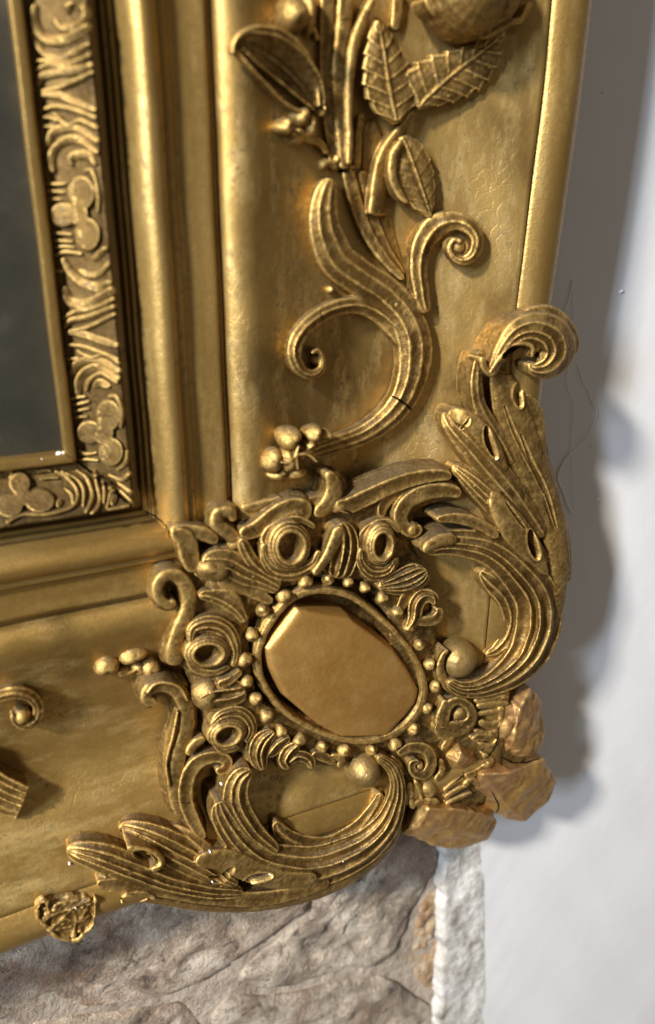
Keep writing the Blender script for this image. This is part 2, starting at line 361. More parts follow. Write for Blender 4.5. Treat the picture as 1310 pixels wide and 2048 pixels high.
def leaf(mid, veins=6, z=None, lift=.6, cup=.15, rib=.10, vein=.10, serr=.05, drop=.4, slope=.22, asym=(1, 1), rim=.05, arch=0.):
    """mid: (x, y, left half width, right half width[, height])"""
    pts = [tuple(q)+((lift if z is None else z),)*(5-len(q)) for q in mid]; C = catmull(pts, 2.0); n = len(C)
    t = np.gradient(C[:, :2], axis=0); t /= np.maximum(1e-6, np.hypot(t[:, 0], t[:, 1]))[:, None]; nn = np.stack([-t[:, 1], t[:, 0]], 1)
    us = np.linspace(-1, 1, 45); rows = []
    for i in range(n):
        s = i/(n-1); x, y, wl, wr, zz = C[i]; zc = zz if z is not None else base_z(x, y)+zz
        row = []
        for uu in us:
            w = wl if uu < 0 else wr; ph = (s-slope*abs(uu)*.6)*veins
            w = max(1.0, w)*(1-serr*(ph % 1.0)*1.4)
            P = un(x+nn[i, 0]*uu*w, y+nn[i, 1]*uu*w, zc)
            fr = abs((ph % 1.0)-.5)*2        # 1 at a vein
            v = math.exp(-((1-fr)/.22)**2)
            inside = min(1, (1-abs(uu))*6)
            zo = cup*uu*uu*asym[0 if uu < 0 else 1] + rib*math.exp(-(uu/.07)**2) + vein*v*min(1, abs(uu)*5)*min(1, 4*(1-abs(uu))+.5) - vein*.5*math.cos(math.pi*uu)**2*0
            zo += rim*math.exp(-((abs(uu)-.93)/.06)**2) + arch*math.sin(math.pi*s)
            if abs(uu) > .99: zo -= .04
            zo += .07*(1-v)*math.sin(math.pi*min(1, abs(uu)))
            row.append((P[0], P[1], P[2]+zo))
        row.append((row[-1][0], row[-1][1], zc-drop)); row.append((row[0][0], row[0][1], zc-drop)); rows.append(row)
    return closed_strip(rows)
def join(geos):
    V = []; Fc = []
    for v, f in geos:
        k = len(V); V += v; Fc += [tuple(i+k for i in q) for q in f]
    return V, Fc
def vnoise(P, seed=0):
    """cheap smooth value noise on an (n,3) array"""
    I = np.floor(P).astype(np.int64); f = P-I; f = f*f*(3-2*f); out = np.zeros(len(P))
    for dx in (0, 1):
        for dy in (0, 1):
            for dz in (0, 1):
                h = (I[:, 0]+dx)*73856093 ^ (I[:, 1]+dy)*19349663 ^ (I[:, 2]+dz)*83492791 ^ seed*2654435
                h = ((h*1103515245+12345) & 0x7fffffff)/0x7fffffff*2-1
                out += h*(f[:, 0] if dx else 1-f[:, 0])*(f[:, 1] if dy else 1-f[:, 1])*(f[:, 2] if dz else 1-f[:, 2])
    return out
def rough_up(me, amp, sc):
    n = len(me.vertices); co = np.empty(n*3); no = np.empty(n*3)
    me.vertices.foreach_get('co', co); me.vertex_normals.foreach_get('vector', no)
    co = co.reshape(-1, 3); no = no.reshape(-1, 3)
    d = vnoise(co*sc)+.5*vnoise(co*sc*2.3, 5)
    co = co+no*(d*amp*.01)[:, None]
    me.vertices.foreach_set('co', co.ravel()); me.update()
def part(name, geos, mat, parent, voxel=.055, smooth=2, amp=.022, sc=220):
    """casts the pieces of one part together into a single skin"""
    V, Fc = join(geos if isinstance(geos, list) else [geos])
    me = mesh(name, V, Fc); o = bpy.data.objects.new(name, me)
    COL.objects.link(o)
    if voxel:
        md = o.modifiers.new('r', 'REMESH'); md.mode = 'VOXEL'; md.voxel_size = voxel*.01
        if smooth: ms = o.modifiers.new('s', 'SMOOTH'); ms.factor = .5; ms.iterations = smooth
        dg = bpy.context.evaluated_depsgraph_get(); me2 = bpy.data.meshes.new_from_object(o.evaluated_get(dg)); o.modifiers.clear()
        o.data = me2; bpy.data.meshes.remove(me); me = me2; me.name = name
    else:
        bm = bmesh.new(); bm.from_mesh(me); bmesh.ops.recalc_face_normals(bm, faces=bm.faces); bm.to_mesh(me); bm.free()
    if amp: rough_up(me, amp, sc)
    me.materials.clear(); me.materials.append(mat)
    me.polygons.foreach_set('use_smooth', [True]*len(me.polygons)); o.parent = parent
    return o
def carve(o, k, pts, w, depth, rim=0.0):
    """presses a groove or slit into a cast part (w: half width at the places traced), with a raised lip if rim"""
    C = catmull(T(k, [(x, y, 1) for x, y in pts]), 1.0)[:, :2]; w = w/ZR[k][2]
    me = o.data; n = len(me.vertices); co = np.empty(n*3); no = np.empty(n*3); me.vertices.foreach_get('co', co); me.vertex_normals.foreach_get('vector', no)
    co = co.reshape(-1, 3); no = no.reshape(-1, 3); P = np.stack([co[:, 0], co[:, 2], -co[:, 1]], 1)*100
    c = (P-CAM)@RM.T; px = np.stack([655+F*c[:, 0]/c[:, 2], 1024+F*c[:, 1]/c[:, 2]], 1)
    lo, hi = C.min(0)-4*w, C.max(0)+4*w
    idx = np.where((px[:, 0] > lo[0]) & (px[:, 0] < hi[0]) & (px[:, 1] > lo[1]) & (px[:, 1] < hi[1]) & (no[:, 1] < -.05))[0]
    if not len(idx): return
    t = np.linspace(0, 1, len(C)); d = np.full(len(idx), 1e9)
    for i, q in enumerate(C):
        ww = w*(.35+.65*math.sin(math.pi*min(1, max(0, t[i])))**.6); d = np.minimum(d, np.hypot(px[idx, 0]-q[0], px[idx, 1]-q[1])/ww)
    dz = -depth*np.clip(1.15-d, 0, 1)**.7*(d < 1.15) + rim*np.exp(-((d-1.5)/.45)**2)
    co[idx, 1] -= dz*.01; me.vertices.foreach_set('co', co.ravel()); me.update()
# ------------------------------------------------------------------ flower spray and S-scroll on the upright rail
spray = part('flower_spray', [
    sweep(T(3, [(545, -40, 90), (545, 150, 85), (535, 320, 75), (545, 500, 75), (570, 660, 70), (575, 790, 60)]), 1, .3, lift=.30, flat=.3),
    sweep(T(4, [(540, 20, 80), (580, 190, 80), (640, 340, 75), (720, 470, 60), (800, 590, 30)]), 1, .3, lift=.22, flat=.25),
    sweep(T(3, [(700, 560, 40), (720, 700, 60), (720, 850, 60), (700, 1000, 50)]), 1, .3, lift=.3, flat=.3),
    sweep(T(3, [(505, -40, 34), (500, 150, 33), (497, 300, 30), (502, 480, 28), (520, 640, 24), (534, 790, 22)]), 2, .55, lift=.45),
    sweep(T(3, [(592, -40, 38), (580, 150, 38), (562, 300, 36), (560, 450, 34), (572, 600, 30), (586, 790, 26)]), 2, .7, lift=.75),
    sweep(T(3, [(722, -10, 16), (690, 50, 22), (655, 130, 26), (628, 220, 26), (612, 330, 22), (606, 480, 18), (608, 640, 16), (604, 770, 14)]), 1, .9, lift=.95),
    sweep(T(3, [(664, 530, 18), (650, 640, 18), (642, 770, 18)]), 1, .8, lift=.45),
    sweep(T(3, [(838, -40, 28), (832, 60, 28), (820, 140, 24)]), 2, .6, lift=.35),
    sweep(T(3, [(905, 520, 14), (875, 575, 20), (845, 620, 30), (800, 690, 40), (765, 780, 44), (748, 890, 46), (735, 1010, 46)]), 1, .55, lift=.7, tilt=.35, ends=(1, .2)),
    sweep(T(3, [(460, 190, 12), (440, 140, 14), (400, 110, 20)]), 1, .8, lift=.5),
    sweep(T(3, [(505, 720, 14), (470, 670, 18), (400, 640, 22), (360, 610, 26)]), 1, .8, lift=.5),
    sweep(T(4, [(500, 20, 34), (545, 190, 36), (600, 340, 32), (690, 480, 26), (790, 590, 16)]), 2, .55, lift=.45),
    sweep(T(4, [(580, 30, 26), (620, 240, 30), (690, 420, 30), (790, 570, 18)]), 2, .5, lift=.35),
    sweep(T(4, [(690, 270, 40), (720, 400, 36), (770, 520, 20), (800, 600, 10)]), 1, .25, lift=.2),
    sweep(T(4, [(425, 20, 24), (460, 0, 20), (500, 5, 14)]), 1, .8, lift=.35)], GOLD, frame)
part('leaf', [leaf(T(3, [(470, 545, 8), (400, 430, 62), (320, 340, 82), (220, 262, 82), (130, 215, 55), (80, 205, 20)]) and
              [(x, y, w*.8, w*1.15) for x, y, w in T(3, [(470, 545, 8), (400, 430, 70), (320, 340, 92), (220, 262, 90), (130, 215, 55), (78, 205, 16)])], 3, lift=.5, cup=.35, vein=.03, serr=0, rib=.08),
              sweep(T(3, [(62, 250, 10), (68, 205, 13), (105, 155, 15), (180, 130, 16), (280, 142, 16), (360, 195, 15), (420, 280, 13), (455, 380, 10), (466, 500, 8)]), 1, .9, lift=.95),
              sweep(T(3, [(68, 225, 7), (180, 350, 8), (320, 490, 8), (420, 535, 8)]), 1, .9, lift=.75)], GOLD, spray)
part('bud', [blob(*T(3, [(358, 62)])[0], 29, 33, base_z(590, 25)+1.6, 1.0, lump=.06), blob(*T(3, [(420, 60)])[0], 16, 40, base_z(620, 20)+.8, .7)], GOLD, spray)
part('bud', [blob(*T(3, [(310, 590)])[0], 18, 15, base_z(560, 240)+1.0, .7, lump=.1), blob(*T(3, [(385, 545)])[0], 20, 16, base_z(600, 230)+.8, .6, lump=.1),
             blob(*T(3, [(350, 640)])[0], 22, 15, base_z(590, 270)+.7, .6, lump=.1), blob(*T(3, [(430, 590)])[0], 16, 20, base_z(620, 250)+.8, .6, lump=.1),
             blob(*T(3, [(490, 765)])[0], 12, 12, base_z(650, 325)+.5, .5, lump=.1), blob(*T(3, [(545, 745)])[0], 8, 10, base_z(672, 320)+.7, .5)], GOLD, spray)
def lf(k, P): 
    ox, oy, s = ZR[k]; return [(ox+x/s, oy+y/s, a/s, b_/s)+tuple(r_) for x, y, a, b_, *r_ in P]
part('leaf', [leaf(lf(3, [(828, 578, 12, 30), (808, 510, 75, 130), (790, 420, 108, 155), (775, 320, 105, 130), (760, 220, 78, 95), (745, 140, 42, 50), (735, 95, 8, 8)]), 7, lift=1.05, cup=-.18, vein=.11, serr=.11, rib=.12)], GOLD, spray, voxel=.045, smooth=1)
part('leaf', [leaf(lf(3, [(925, 505, 14, 14), (975, 450, 150, 70), (1050, 380, 150, 125), (1130, 312, 100, 150), (1210, 250, 60, 130), (1280, 195, 40, 75), (1330, 150, 20, 20)]), 8, lift=.75, cup=-.12, vein=.11, serr=.11, rib=.12)], GOLD, spray, voxel=.045, smooth=1)
part('leaf', [leaf(lf(3, [(985, 1015, 10, 10), (960, 935, 75, 55), (930, 850, 95, 88), (900, 765, 85, 95), (870, 690, 50, 78), (850, 640, 10, 30)]), 6, lift=.75, cup=-.1, vein=.08, serr=.09, rib=.12),
              sweep(T(3, [(850, 660, 16), (815, 730, 24), (812, 830, 26), (845, 910, 20), (880, 950, 10)]), 1, .9, lift=1.1)], GOLD, spray, voxel=.045, smooth=1)
zr = base_z(960, 110)
part('rose', [blob(962, -45, 104, 92, zr+3.0, 2.2, lump=.05), blob(905, -10, 50, 40, zr+2.2, 1.5), blob(1010, -15, 46, 52, zr+2.4, 1.6),
              sweep([(852, -6, 7), (864, 18, 8), (885, 33, 8), (915, 43, 9), (943, 62, 9), (968, 70, 9), (998, 58, 9), (1022, 44, 8), (1045, 38, 7), (1064, 4, 7)], 1, 1.2, z=zr+1.5, drop=1.0),
              sweep([(880, 8, 12), (915, 18, 14), (950, 38, 14), (975, 44, 14), (1005, 30, 14), (1030, 15, 12)], 1, 1.0, z=zr+1.9, drop=1.2)], GOLD, spray)

scroll = part('leaf_scroll', [
    sweep(T(4, [(415, 70, 40), (392, 160, 64), (385, 270, 80), (405, 380, 92), (460, 490, 100), (570, 580, 98), (700, 665, 96), (795, 765, 92), (848, 890, 92), (856, 1000, 88), (835, 1110, 78), (785, 1220, 68), (700, 1315, 60), (580, 1392, 52), (450, 1438, 46), (320, 1478, 42)]), 4, .62, rd=.085, lift=1.0, tilt=-.12),
    sweep(T(4, [(818, 940, 40), (770, 860, 56), (700, 785, 58), (610, 735, 50), (510, 725, 44), (400, 755, 42), (300, 825, 42), (240, 910, 40), (232, 990, 38), (265, 1055, 32), (322, 1078, 26), (368, 1048, 20), (376, 990, 15), (350, 955, 12), (318, 968, 10)]), 3, .7, rd=.14, lift=.8),
    sweep(T(4, [(905, 760, 30), (885, 650, 42), (872, 530, 48), (895, 410, 58), (965, 315, 64), (1055, 285, 52), (1130, 312, 44), (1172, 375, 36), (1160, 450, 32), (1110, 490, 26), (1055, 475, 20), (1030, 425, 15), (1052, 385, 12), (1090, 395, 10)]), 3, .7, rd=.14, lift=.8),
    blob(*T(4, [(1075, 425)])[0], 17, 17, base_z(918, 495)+.75, .5), blob(*T(4, [(340, 1000)])[0], 12, 12, base_z(632, 715)+.5, .4),
    sweep(T(4, [(850, 370, 12), (830, 430, 16), (820, 520, 14), (835, 600, 10)]), 1, .8, lift=.4),
    blob(*T(4, [(415, 640)])[0], 7, 7, base_z(660, 578)+.4, .4)], GOLD, frame)
zk = base_z(560, 920)
part('knop', [blob(*T(4, [q[:2]])[0], q[2]/2.569, q[3]/2.569, zk+q[4], q[5], lump=.09) for q in
              [(215, 1412, 62, 58, 1.25, .8), (335, 1385, 48, 42, 1.1, .7), (125, 1525, 58, 60, 1.1, .7), (205, 1520, 50, 60, 1.15, .7), (285, 1480, 50, 40, .95, .6), (400, 1392, 34, 26, .8, .5), (240, 1585, 60, 30, .85, .6), (150, 1590, 60, 30, .8, .6), (310, 1440, 30, 26, 1.0, .6)]]
     +[sweep(T(4, [(255, 1440, 6), (240, 1490, 7), (250, 1570, 6)]), 1, 1, z=zk+1.15), sweep(T(4, [(240, 1490, 7), (300, 1490, 8), (350, 1530, 6)]), 1, 1, z=zk+1.15), sweep(T(4, [(240, 1490, 7), (200, 1530, 6), (160, 1530, 5)]), 1, 1, z=zk+1.15)], GOLD, scroll)

# ------------------------------------------------------------------ ends of the next scroll on the lower rail
part('leaf_scroll', [
    sweep(T(10, [(-90, 330, 40), (0, 290, 42), (100, 268, 42), (190, 290, 42), (240, 360, 36), (222, 440, 32), (160, 475, 26), (100, 455, 22), (75, 405, 16)]), 3, .7, rd=.14, lift=.8),
    blob(*T(10, [(135, 420)])[0], 17, 18, base_z(45, 1435)+.95, .6)], GOLD, frame)
part('leaf_scroll', [
    sweep(T(10, [(-240, 640, 80), (-140, 780, 105), (-40, 870, 122), (60, 925, 124), (142, 958, 118)]), 6, .5, rd=.11, lift=1.0, ends=(0, 0), tilt=-.2)], GOLD, frame)
part('knop', [blob(*T(10, [q[:2]])[0], q[2]/3.1, q[3]/3.1, base_z(260, 1335)+q[4], q[5], lump=.1) for q in
              [(665, 110, 72, 72, .95, .7), (830, 40, 82, 62, .9, .7), (940, 120, 55, 62, .8, .6), (760, 130, 50, 40, .6, .5), (865, 120, 50, 45, .6, .5), (930, 160, 50, 25, .6, .5)]]
     +[sweep(T(10, [(735, 160, 12), (790, 150, 12), (840, 130, 10)]), 1, 1, z=base_z(250, 1345)+.7)], GOLD, frame)
# ------------------------------------------------------------------ relief on the slip next to the painting
def trefoil(k, lobes, parent):
    geos = []; X = np.mean([l[0] for l in lobes]); Y = np.mean([l[1] for l in lobes]); s = ZR[k][2]
    for x, y, rx, ry in lobes+[(X, Y, 60, 60)]:
        c = T(k, [(x, y)])[0]; a = np.linspace(0, 2*math.pi, 28, endpoint=False)
        O = [(c[0]+rx/s*math.cos(t), c[1]+ry/s*math.sin(t)) for t in a]
        geos.append(radial(O, [(1.0, -.20), (.985, -.06), (.94, .0), (.86, .012), (.7, .01), (.4, .01), (.02, .01)], .27, -.3, 32, 0, drape=True))
    return part('trefoil', geos, SLIP, parent, voxel=.035, smooth=2, amp=.008)
def strands(k, lists, parent, ridges=1, lift=.20, w=20):
    for L in lists:
        ww = L[0]; P = [(x, y, ww*(.55 if i in (0, len(L)-2) else 1.0)) for i, (x, y) in enumerate(L[1:])]
        part('leaf_strand', sweep(T(k, P), 2 if ww > 21 else 1, 1.0, rd=.18, p=2.0, lift=lift, drop=.3, step=2.0), SLIP, parent, voxel=.035, smooth=1, amp=.012)
SV, SH = RAILS[0][0], RAILS[1][0]
trefoil(1, [(442, 1055, 76, 98), (345, 1172, 74, 68), (476, 1280, 72, 92)], SV)
trefoil(2, [(590, 852, 70, 88), (487, 942, 70, 64), (606, 1050, 68, 78)], SV)
trefoil(9, [(130, 285, 72, 72), (262, 400, 98, 78), (60, 432, 92, 78)], SH)
strands(1, [(24, (300, 100), (345, 148), (430, 140), (475, 80), (450, 20)), (34, (370, 70), (385, 40), (400, 10)), (34, (190, 20), (200, 130), (260, 210), (360, 215), (460, 170), (490, 130)),
    (24, (175, 175), (240, 280), (330, 318), (420, 285), (490, 235)), (22, (195, 385), (280, 352), (380, 352), (490, 300)), (22, (210, 470), (235, 415), (330, 392), (430, 380), (510, 350)),
    (18, (225, 498), (330, 475), (430, 432), (515, 390)), (22, (225, 515), (330, 520), (430, 560), (525, 600)), (18, (240, 592), (310, 580), (420, 600), (530, 645)), (18, (290, 612), (370, 680), (450, 660), (540, 700)),
    (26, (258, 800), (290, 725), (370, 692), (455, 712), (545, 775)), (28, (292, 940), (285, 860), (320, 795), (390, 758), (460, 770), (535, 830)), (26, (392, 905), (395, 860), (440, 842), (500, 850), (525, 900)),
    (15, (455, 935), (500, 930), (525, 985), (540, 1080), (535, 1160)), (16, (300, 1395), (360, 1375), (450, 1385)), (24, (500, 1420), (545, 1395), (585, 1350)), (22, (440, 1470), (500, 1500), (560, 1485), (600, 1430)),
    (10, (250, 1000), (310, 1005), (370, 1000)), (10, (255, 1040), (310, 1045), (360, 1050)), (10, (265, 1085), (300, 1085), (340, 1090)), (10, (290, 1270), (340, 1275), (395, 1280)), (10, (295, 1310), (340, 1315), (400, 1320)), (10, (300, 1350), (350, 1345), (410, 1350)),
    (10, (180, 330), (240, 330), (290, 330)), (10, (225, 640), (270, 640), (320, 660)), (10, (235, 690), (280, 690), (330, 700))], SV)
strands(2, [(30, (340, -10), (390, 60), (450, 120), (540, 150), (610, 120)), (18, (430, 50), (480, 85), (550, 75), (595, 20)), (34, (350, 145), (390, 220), (470, 240), (560, 205), (630, 150)),
    (20, (345, 320), (420, 282), (520, 265), (635, 205)), (20, (348, 372), (390, 330), (490, 308), (635, 250)), (14, (385, 388), (480, 368), (560, 330), (640, 290)), (22, (365, 392), (450, 405), (560, 440), (655, 470)),
    (16, (365, 462), (450, 470), (540, 500), (650, 545)), (14, (420, 495), (500, 532), (580, 520), (660, 570)), (26, (392, 625), (420, 572), (490, 545), (570, 558), (665, 615)), (26, (428, 745), (432, 665), (475, 605), (560, 588), (655, 650)),
    (16, (470, 720), (495, 655), (560, 622), (645, 672)), (26, (512, 695), (550, 672), (600, 690)), (15, (590, 745), (640, 750), (668, 830), (660, 920)), (14, (640, 1150), (690, 1105), (697, 1040)), (16, (590, 1172), (670, 1200), (725, 1150)), (16, (640, 1215), (690, 1250), (730, 1280)),
    (12, (430, 1035), (470, 1060), (530, 1052)), (10, (395, 790), (440, 785), (490, 770)), (10, (400, 825), (440, 820), (490, 810)), (10, (405, 860), (440, 858), (480, 855)), (10, (430, 1090), (480, 1090), (540, 1095)),
    (9, (360, 540), (400, 540), (440, 535)), (9, (300, 60), (330, 60), (345, 65)), (9, (385, 760), (430, 750), (470, 745))], SV)
strands(9, [(13, (360, 205), (430, 240), (500, 320), (505, 400), (450, 455), (300, 492), (150, 495), (40, 545)), (14, (425, 320), (470, 360), (480, 420)), (13, (400, 208), (500, 255), (548, 330), (545, 440)),
    (15, (500, 198), (570, 255), (605, 350), (595, 420), (560, 482)), (14, (622, 200), (635, 290), (655, 380), (640, 450), (590, 492)), (12, (672, 250), (685, 340), (680, 420)), (15, (718, 275), (728, 345), (700, 455)),
    (22, (380, 445), (390, 410), (395, 385)), (12, (725, 290), (800, 345), (880, 420)), (12, (705, 460), (790, 445), (880, 425)), (24, (740, 320), (750, 380), (735, 430)), (10, (30, 210), (80, 215), (60, 260)), (9, (240, 210), (300, 200), (340, 205)), (9, (260, 260), (330, 250), (390, 250))], SH)

# ------------------------------------------------------------------ corner cartouche
GZ = 1.70
cart = part('corner_cartouche', [
    radial(T(6, [(200, 420), (330, 300), (500, 220), (640, 180), (850, 150), (1040, 190), (1160, 260), (1230, 400), (1260, 560), (1260, 760), (1310, 900), (1310, 1080), (1200, 1180), (950, 1220), (700, 1220), (500, 1180), (330, 1140), (240, 980), (215, 760), (190, 560)]) and
           [p[:2] for p in T(6, [(200, 420), (330, 300), (500, 220), (640, 180), (850, 150), (1040, 190), (1160, 260), (1230, 400), (1260, 560), (1260, 760), (1310, 900), (1310, 1080), (1200, 1180), (950, 1220), (700, 1220), (500, 1180), (330, 1140), (240, 980), (215, 760), (190, 560)])],
           [(1.0, -.5), (.99, -.15), (.95, .02), (.85, .16), (.72, .30), (.64, .30), (.57, .10), (.53, -1.0), (.02, -1.0)], GZ, -1.2, 120),
    radial([p[:2] for p in T(8, [(300, 880), (560, 900), (740, 960), (760, 1150), (640, 1330), (470, 1430), (260, 1450), (170, 1400), (60, 1160), (150, 1000)])], [(1, -.4), (.97, 0), (.85, .25), (.5, .3), (.02, .3)], 1.6, -2.2, 90),
    # ground between the plumes and the acanthus of the lower rail
    radial([p[:2] for p in T(6, [(640, 90), (820, 40), (1000, 60), (1180, 120), (1150, 260), (900, 240), (700, 210), (560, 200)])], [(1, -.3), (.95, 0), (.5, .1), (.02, .1)], 1.5, -.6, 70),
    ], GROUND, frame, voxel=.06, amp=.05)
def R_(k, out): return [p[:2] for p in T(k, out)]
gem_out = R_(6, [(528, 712), (664, 540), (890, 583), (1075, 716), (1135, 800), (1186, 896), (1172, 948), (1050, 1088), (850, 1090), (755, 1040), (608, 915), (548, 800)])
rim_out = R_(6, [(590, 545), (680, 476), (800, 462), (920, 500), (1060, 615), (1160, 735), (1216, 860), (1195, 985), (1110, 1070), (1000, 1115), (870, 1110), (740, 1068), (610, 990), (520, 880), (492, 760), (520, 650)])
# raised oval rim round the cabochon
V, Fc = [], []
O = sm_ring(rim_out, 120, 2); c = O.mean(axis=0)
rows = []
for q in O:
    row = []
    for f, h in ((1.06, -1.4), (1.045, -.25), (1.02, -.05), (.985, 0), (.955, -.05), (.94, -.2), (.925, -.8), (.92, -1.4)):
        P = un(c[0]+(q[0]-c[0])*f, c[1]+(q[1]-c[1])*f, 2.30); row.append((P[0], P[1], 2.30+h))
    rows.append(row)
rows.append(rows[0]); part('cabochon_rim', closed_strip(rows), GOLD, cart, voxel=.05)
def gem(out, z):
    """many-sided boss: bevelled sides, smoothly crowned face"""
    O = ring(out, 200); c = O.mean(axis=0); B0 = np.array([un(q[0], q[1], z) for q in O]); c3 = un(c[0], c[1], z); rows = []
    D = B0[:, :2]-c3[:2]; ev, E = np.linalg.eigh(np.cov(D.T)); ax = np.sqrt(2*ev)     # the face's own long and short axis
    for f in (1.03, 1.015, .995, .975, .95, .92, .88, .82, .75, .67, .58, .49, .4, .3, .2, .1, .02):
        Q = D*f; e2 = (((Q@E)/ax)**2).sum(axis=1); dome = .34*(1-.8*np.clip(e2, 0, 1.4))
        bev = {1.03: -1.9, 1.015: -.55, .995: -.24, .975: -.10, .95: -.03}.get(f, 0)
        rows.append([(c3[0]+q[0], c3[1]+q[1], z+dm*(1 if f < .99 else .6)+bev) for q, dm in zip(Q, dome)])
    return closed_strip(rows)
part('cabochon', gem(gem_out, 2.30), GEM, cart, voxel=.05, smooth=5, amp=.006, sc=45)
for x, y, rr in [(705, 435, 34), (800, 425, 28), (885, 435, 26), (955, 460, 25), (1030, 503, 29), (1093, 560, 28), (1142, 627, 27), (1187, 702, 27), (1232, 785, 28), (1256, 878, 28), (1217, 970, 28), (1162, 1058, 30), (1085, 1125, 32), (985, 1148, 26), (868, 1150, 30), (775, 1135, 28), (680, 1106, 30), (600, 1068, 28), (540, 1003, 32), (493, 930, 30), (455, 858, 30), (447, 765, 36), (478, 660, 30), (525, 557, 32), (612, 497, 36)]:
    p = T(6, [(x, y)])[0]; q = rr/2.113*.84
    part('bead', [blob(p[0], p[1], q*random.uniform(.86, 1.02), q*random.uniform(.86, 1.02), 2.58+random.uniform(-.07, .07), .36, lump=.12, n=10), blob(p[0], p[1], q*1.15, q*1.15, 2.28, .3, n=8)], GOLD, cart, voxel=.05, smooth=1)
# shells: hollow eyes with whorls round them
SKIRT = []
def skirt(k, pts, z):
    SKIRT.append(sweep([(x, y, w*1.35+5) for x, y, w in T(k, [q[:3] for q in pts])], 1, .5, z=z-.42, drop=1.0, step=5, flat=.55))
def shell(k, e, extra):
    for n_, q_, z_ in extra: skirt(k, q_, z_)
    x, y, rx, ry, rot, z = e; p = T(k, [(x, y)])[0]; s = ZR[k][2]
    geos = [eye(p[0], p[1], rx/s, ry/s, rot, z, .8)]
    for n, pts, zz in extra: geos.append(sweep(T(k, pts), n, .7, rd=.16, z=zz, drop=1.0))
    return part('shell_whorl', geos, GOLD, cart, voxel=.045, smooth=1)
shell(6, (640, 285, 92, 108, 0.1, 2.75), [(4, [(525, 270, 12), (530, 330, 22), (575, 385, 34), (650, 395, 36), (725, 360, 26), (760, 300, 14)], 2.5), (2, [(520, 300, 10), (530, 230, 14), (590, 185, 18), (670, 170, 18), (740, 200, 12)], 2.3)])
shell(6, (1028, 280, 64, 92, 0.12, 2.75), [(4, [(935, 290, 12), (940, 350, 24), (985, 395, 34), (1050, 385, 26), (1090, 330, 14)], 2.5), (2, [(930, 320, 10), (940, 240, 16), (985, 195, 18), (1050, 180, 16), (1100, 220, 12)], 2.3)])
shell(6, (290, 738, 100, 72, -0.1, 2.7), [(4, [(215, 690, 14), (230, 630, 28), (300, 610, 38), (370, 640, 36), (405, 720, 24), (395, 790, 12)], 2.5), (2, [(205, 740, 10), (230, 800, 16), (310, 815, 14), (380, 790, 10)], 2.3)])
shell(6, (372, 1082, 88, 62, -0.3, 2.6), [(4, [(300, 1040, 12), (350, 1000, 28), (430, 995, 36), (470, 1050, 28), (450, 1110, 14)], 2.4), (2, [(310, 1110, 10), (350, 1145, 14), (420, 1130, 12)], 2.2)])
# fluted plumes fanning out from the bead ring
def plume(k, pts, n, z, **a):
    skirt(k, pts, z); return sweep(T(k, pts), n, a.get('hf', .75), rd=a.get('rd', .2), z=z, drop=1.0, ends=(.4, 1))
part('plume', [plume(6, [(830, 415, 60), (845, 350, 76), (860, 280, 76), (860, 215, 60), (850, 185, 40)], 5, 2.6), plume(6, [(735, 400, 14), (790, 330, 22), (830, 250, 30), (850, 200, 30)], 1, 2.75)], GOLD, cart, voxel=.045, smooth=1)
part('plume', [plume(6, [(1010, 455, 20), (1075, 445, 48), (1130, 430, 66), (1190, 400, 60), (1215, 385, 40)], 6, 2.55), plume(6, [(1090, 560, 14), (1130, 500, 30), (1180, 440, 30), (1220, 400, 20)], 2, 2.35)], GOLD, cart, voxel=.045, smooth=1)
part('plume', [sweep(T(6, [(1130, 640, 14), (1160, 590, 28), (1170, 530, 34), (1200, 495, 34), (1240, 500, 26), (1245, 530, 14)]), 3, .8, rd=.2, z=2.5, drop=1.2), sweep(T(6, [(1160, 600, 14), (1200, 600, 22), (1250, 590, 24), (1268, 560, 18), (1255, 545, 10)]), 2, .8, rd=.2, z=2.45, drop=1.2)], GOLD, cart, voxel=.045, smooth=1)
part('plume', [plume(6, [(590, 460, 30), (520, 425, 44), (450, 395, 58), (380, 355, 62), (310, 350, 58), (265, 345, 40)], 4, 2.5, rd=.12), blob(*T(6, [(320, 375)])[0], 36, 30, 2.65, .8, lump=.08), plume(6, [(560, 520, 16), (480, 470, 34), (400, 440, 36), (330, 430, 26)], 2, 2.35)], GOLD, cart, voxel=.045, smooth=1)
part('plume', [plume(6, [(600, 425, 14), (540, 400, 26), (480, 350, 30), (445, 290, 28), (430, 250, 22)], 3, 2.45)], GOLD, cart, voxel=.045, smooth=1)
part('plume', [plume(6, [(445, 600, 16), (410, 550, 30), (350, 510, 30), (290, 490, 26), (250, 490, 14)], 3, 2.4), plume(6, [(440, 590, 10), (420, 520, 16), (380, 480, 16), (300, 470, 10)], 1, 2.3)], GOLD, cart, voxel=.045, smooth=1)
part('plume', [plume(6, [(445, 890, 44), (390, 905, 62), (330, 915, 66), (275, 930, 58), (255, 945, 40)], 4, 2.5), blob(*T(6, [(285, 920)])[0], 26, 30, 2.62, .7, lump=.08), plume(6, [(430, 810, 10), (380, 850, 18), (330, 870, 22)], 2, 2.5)], GOLD, cart, voxel=.045, smooth=1)
part('plume', [plume(7, [(800, 268, 16), (765, 300, 34), (750, 345, 34), (762, 395, 22)], 4, 2.5), plume(7, [(850, 285, 14), (810, 310, 28), (780, 350, 20)], 3, 2.4)], GOLD, cart, voxel=.045, smooth=1)
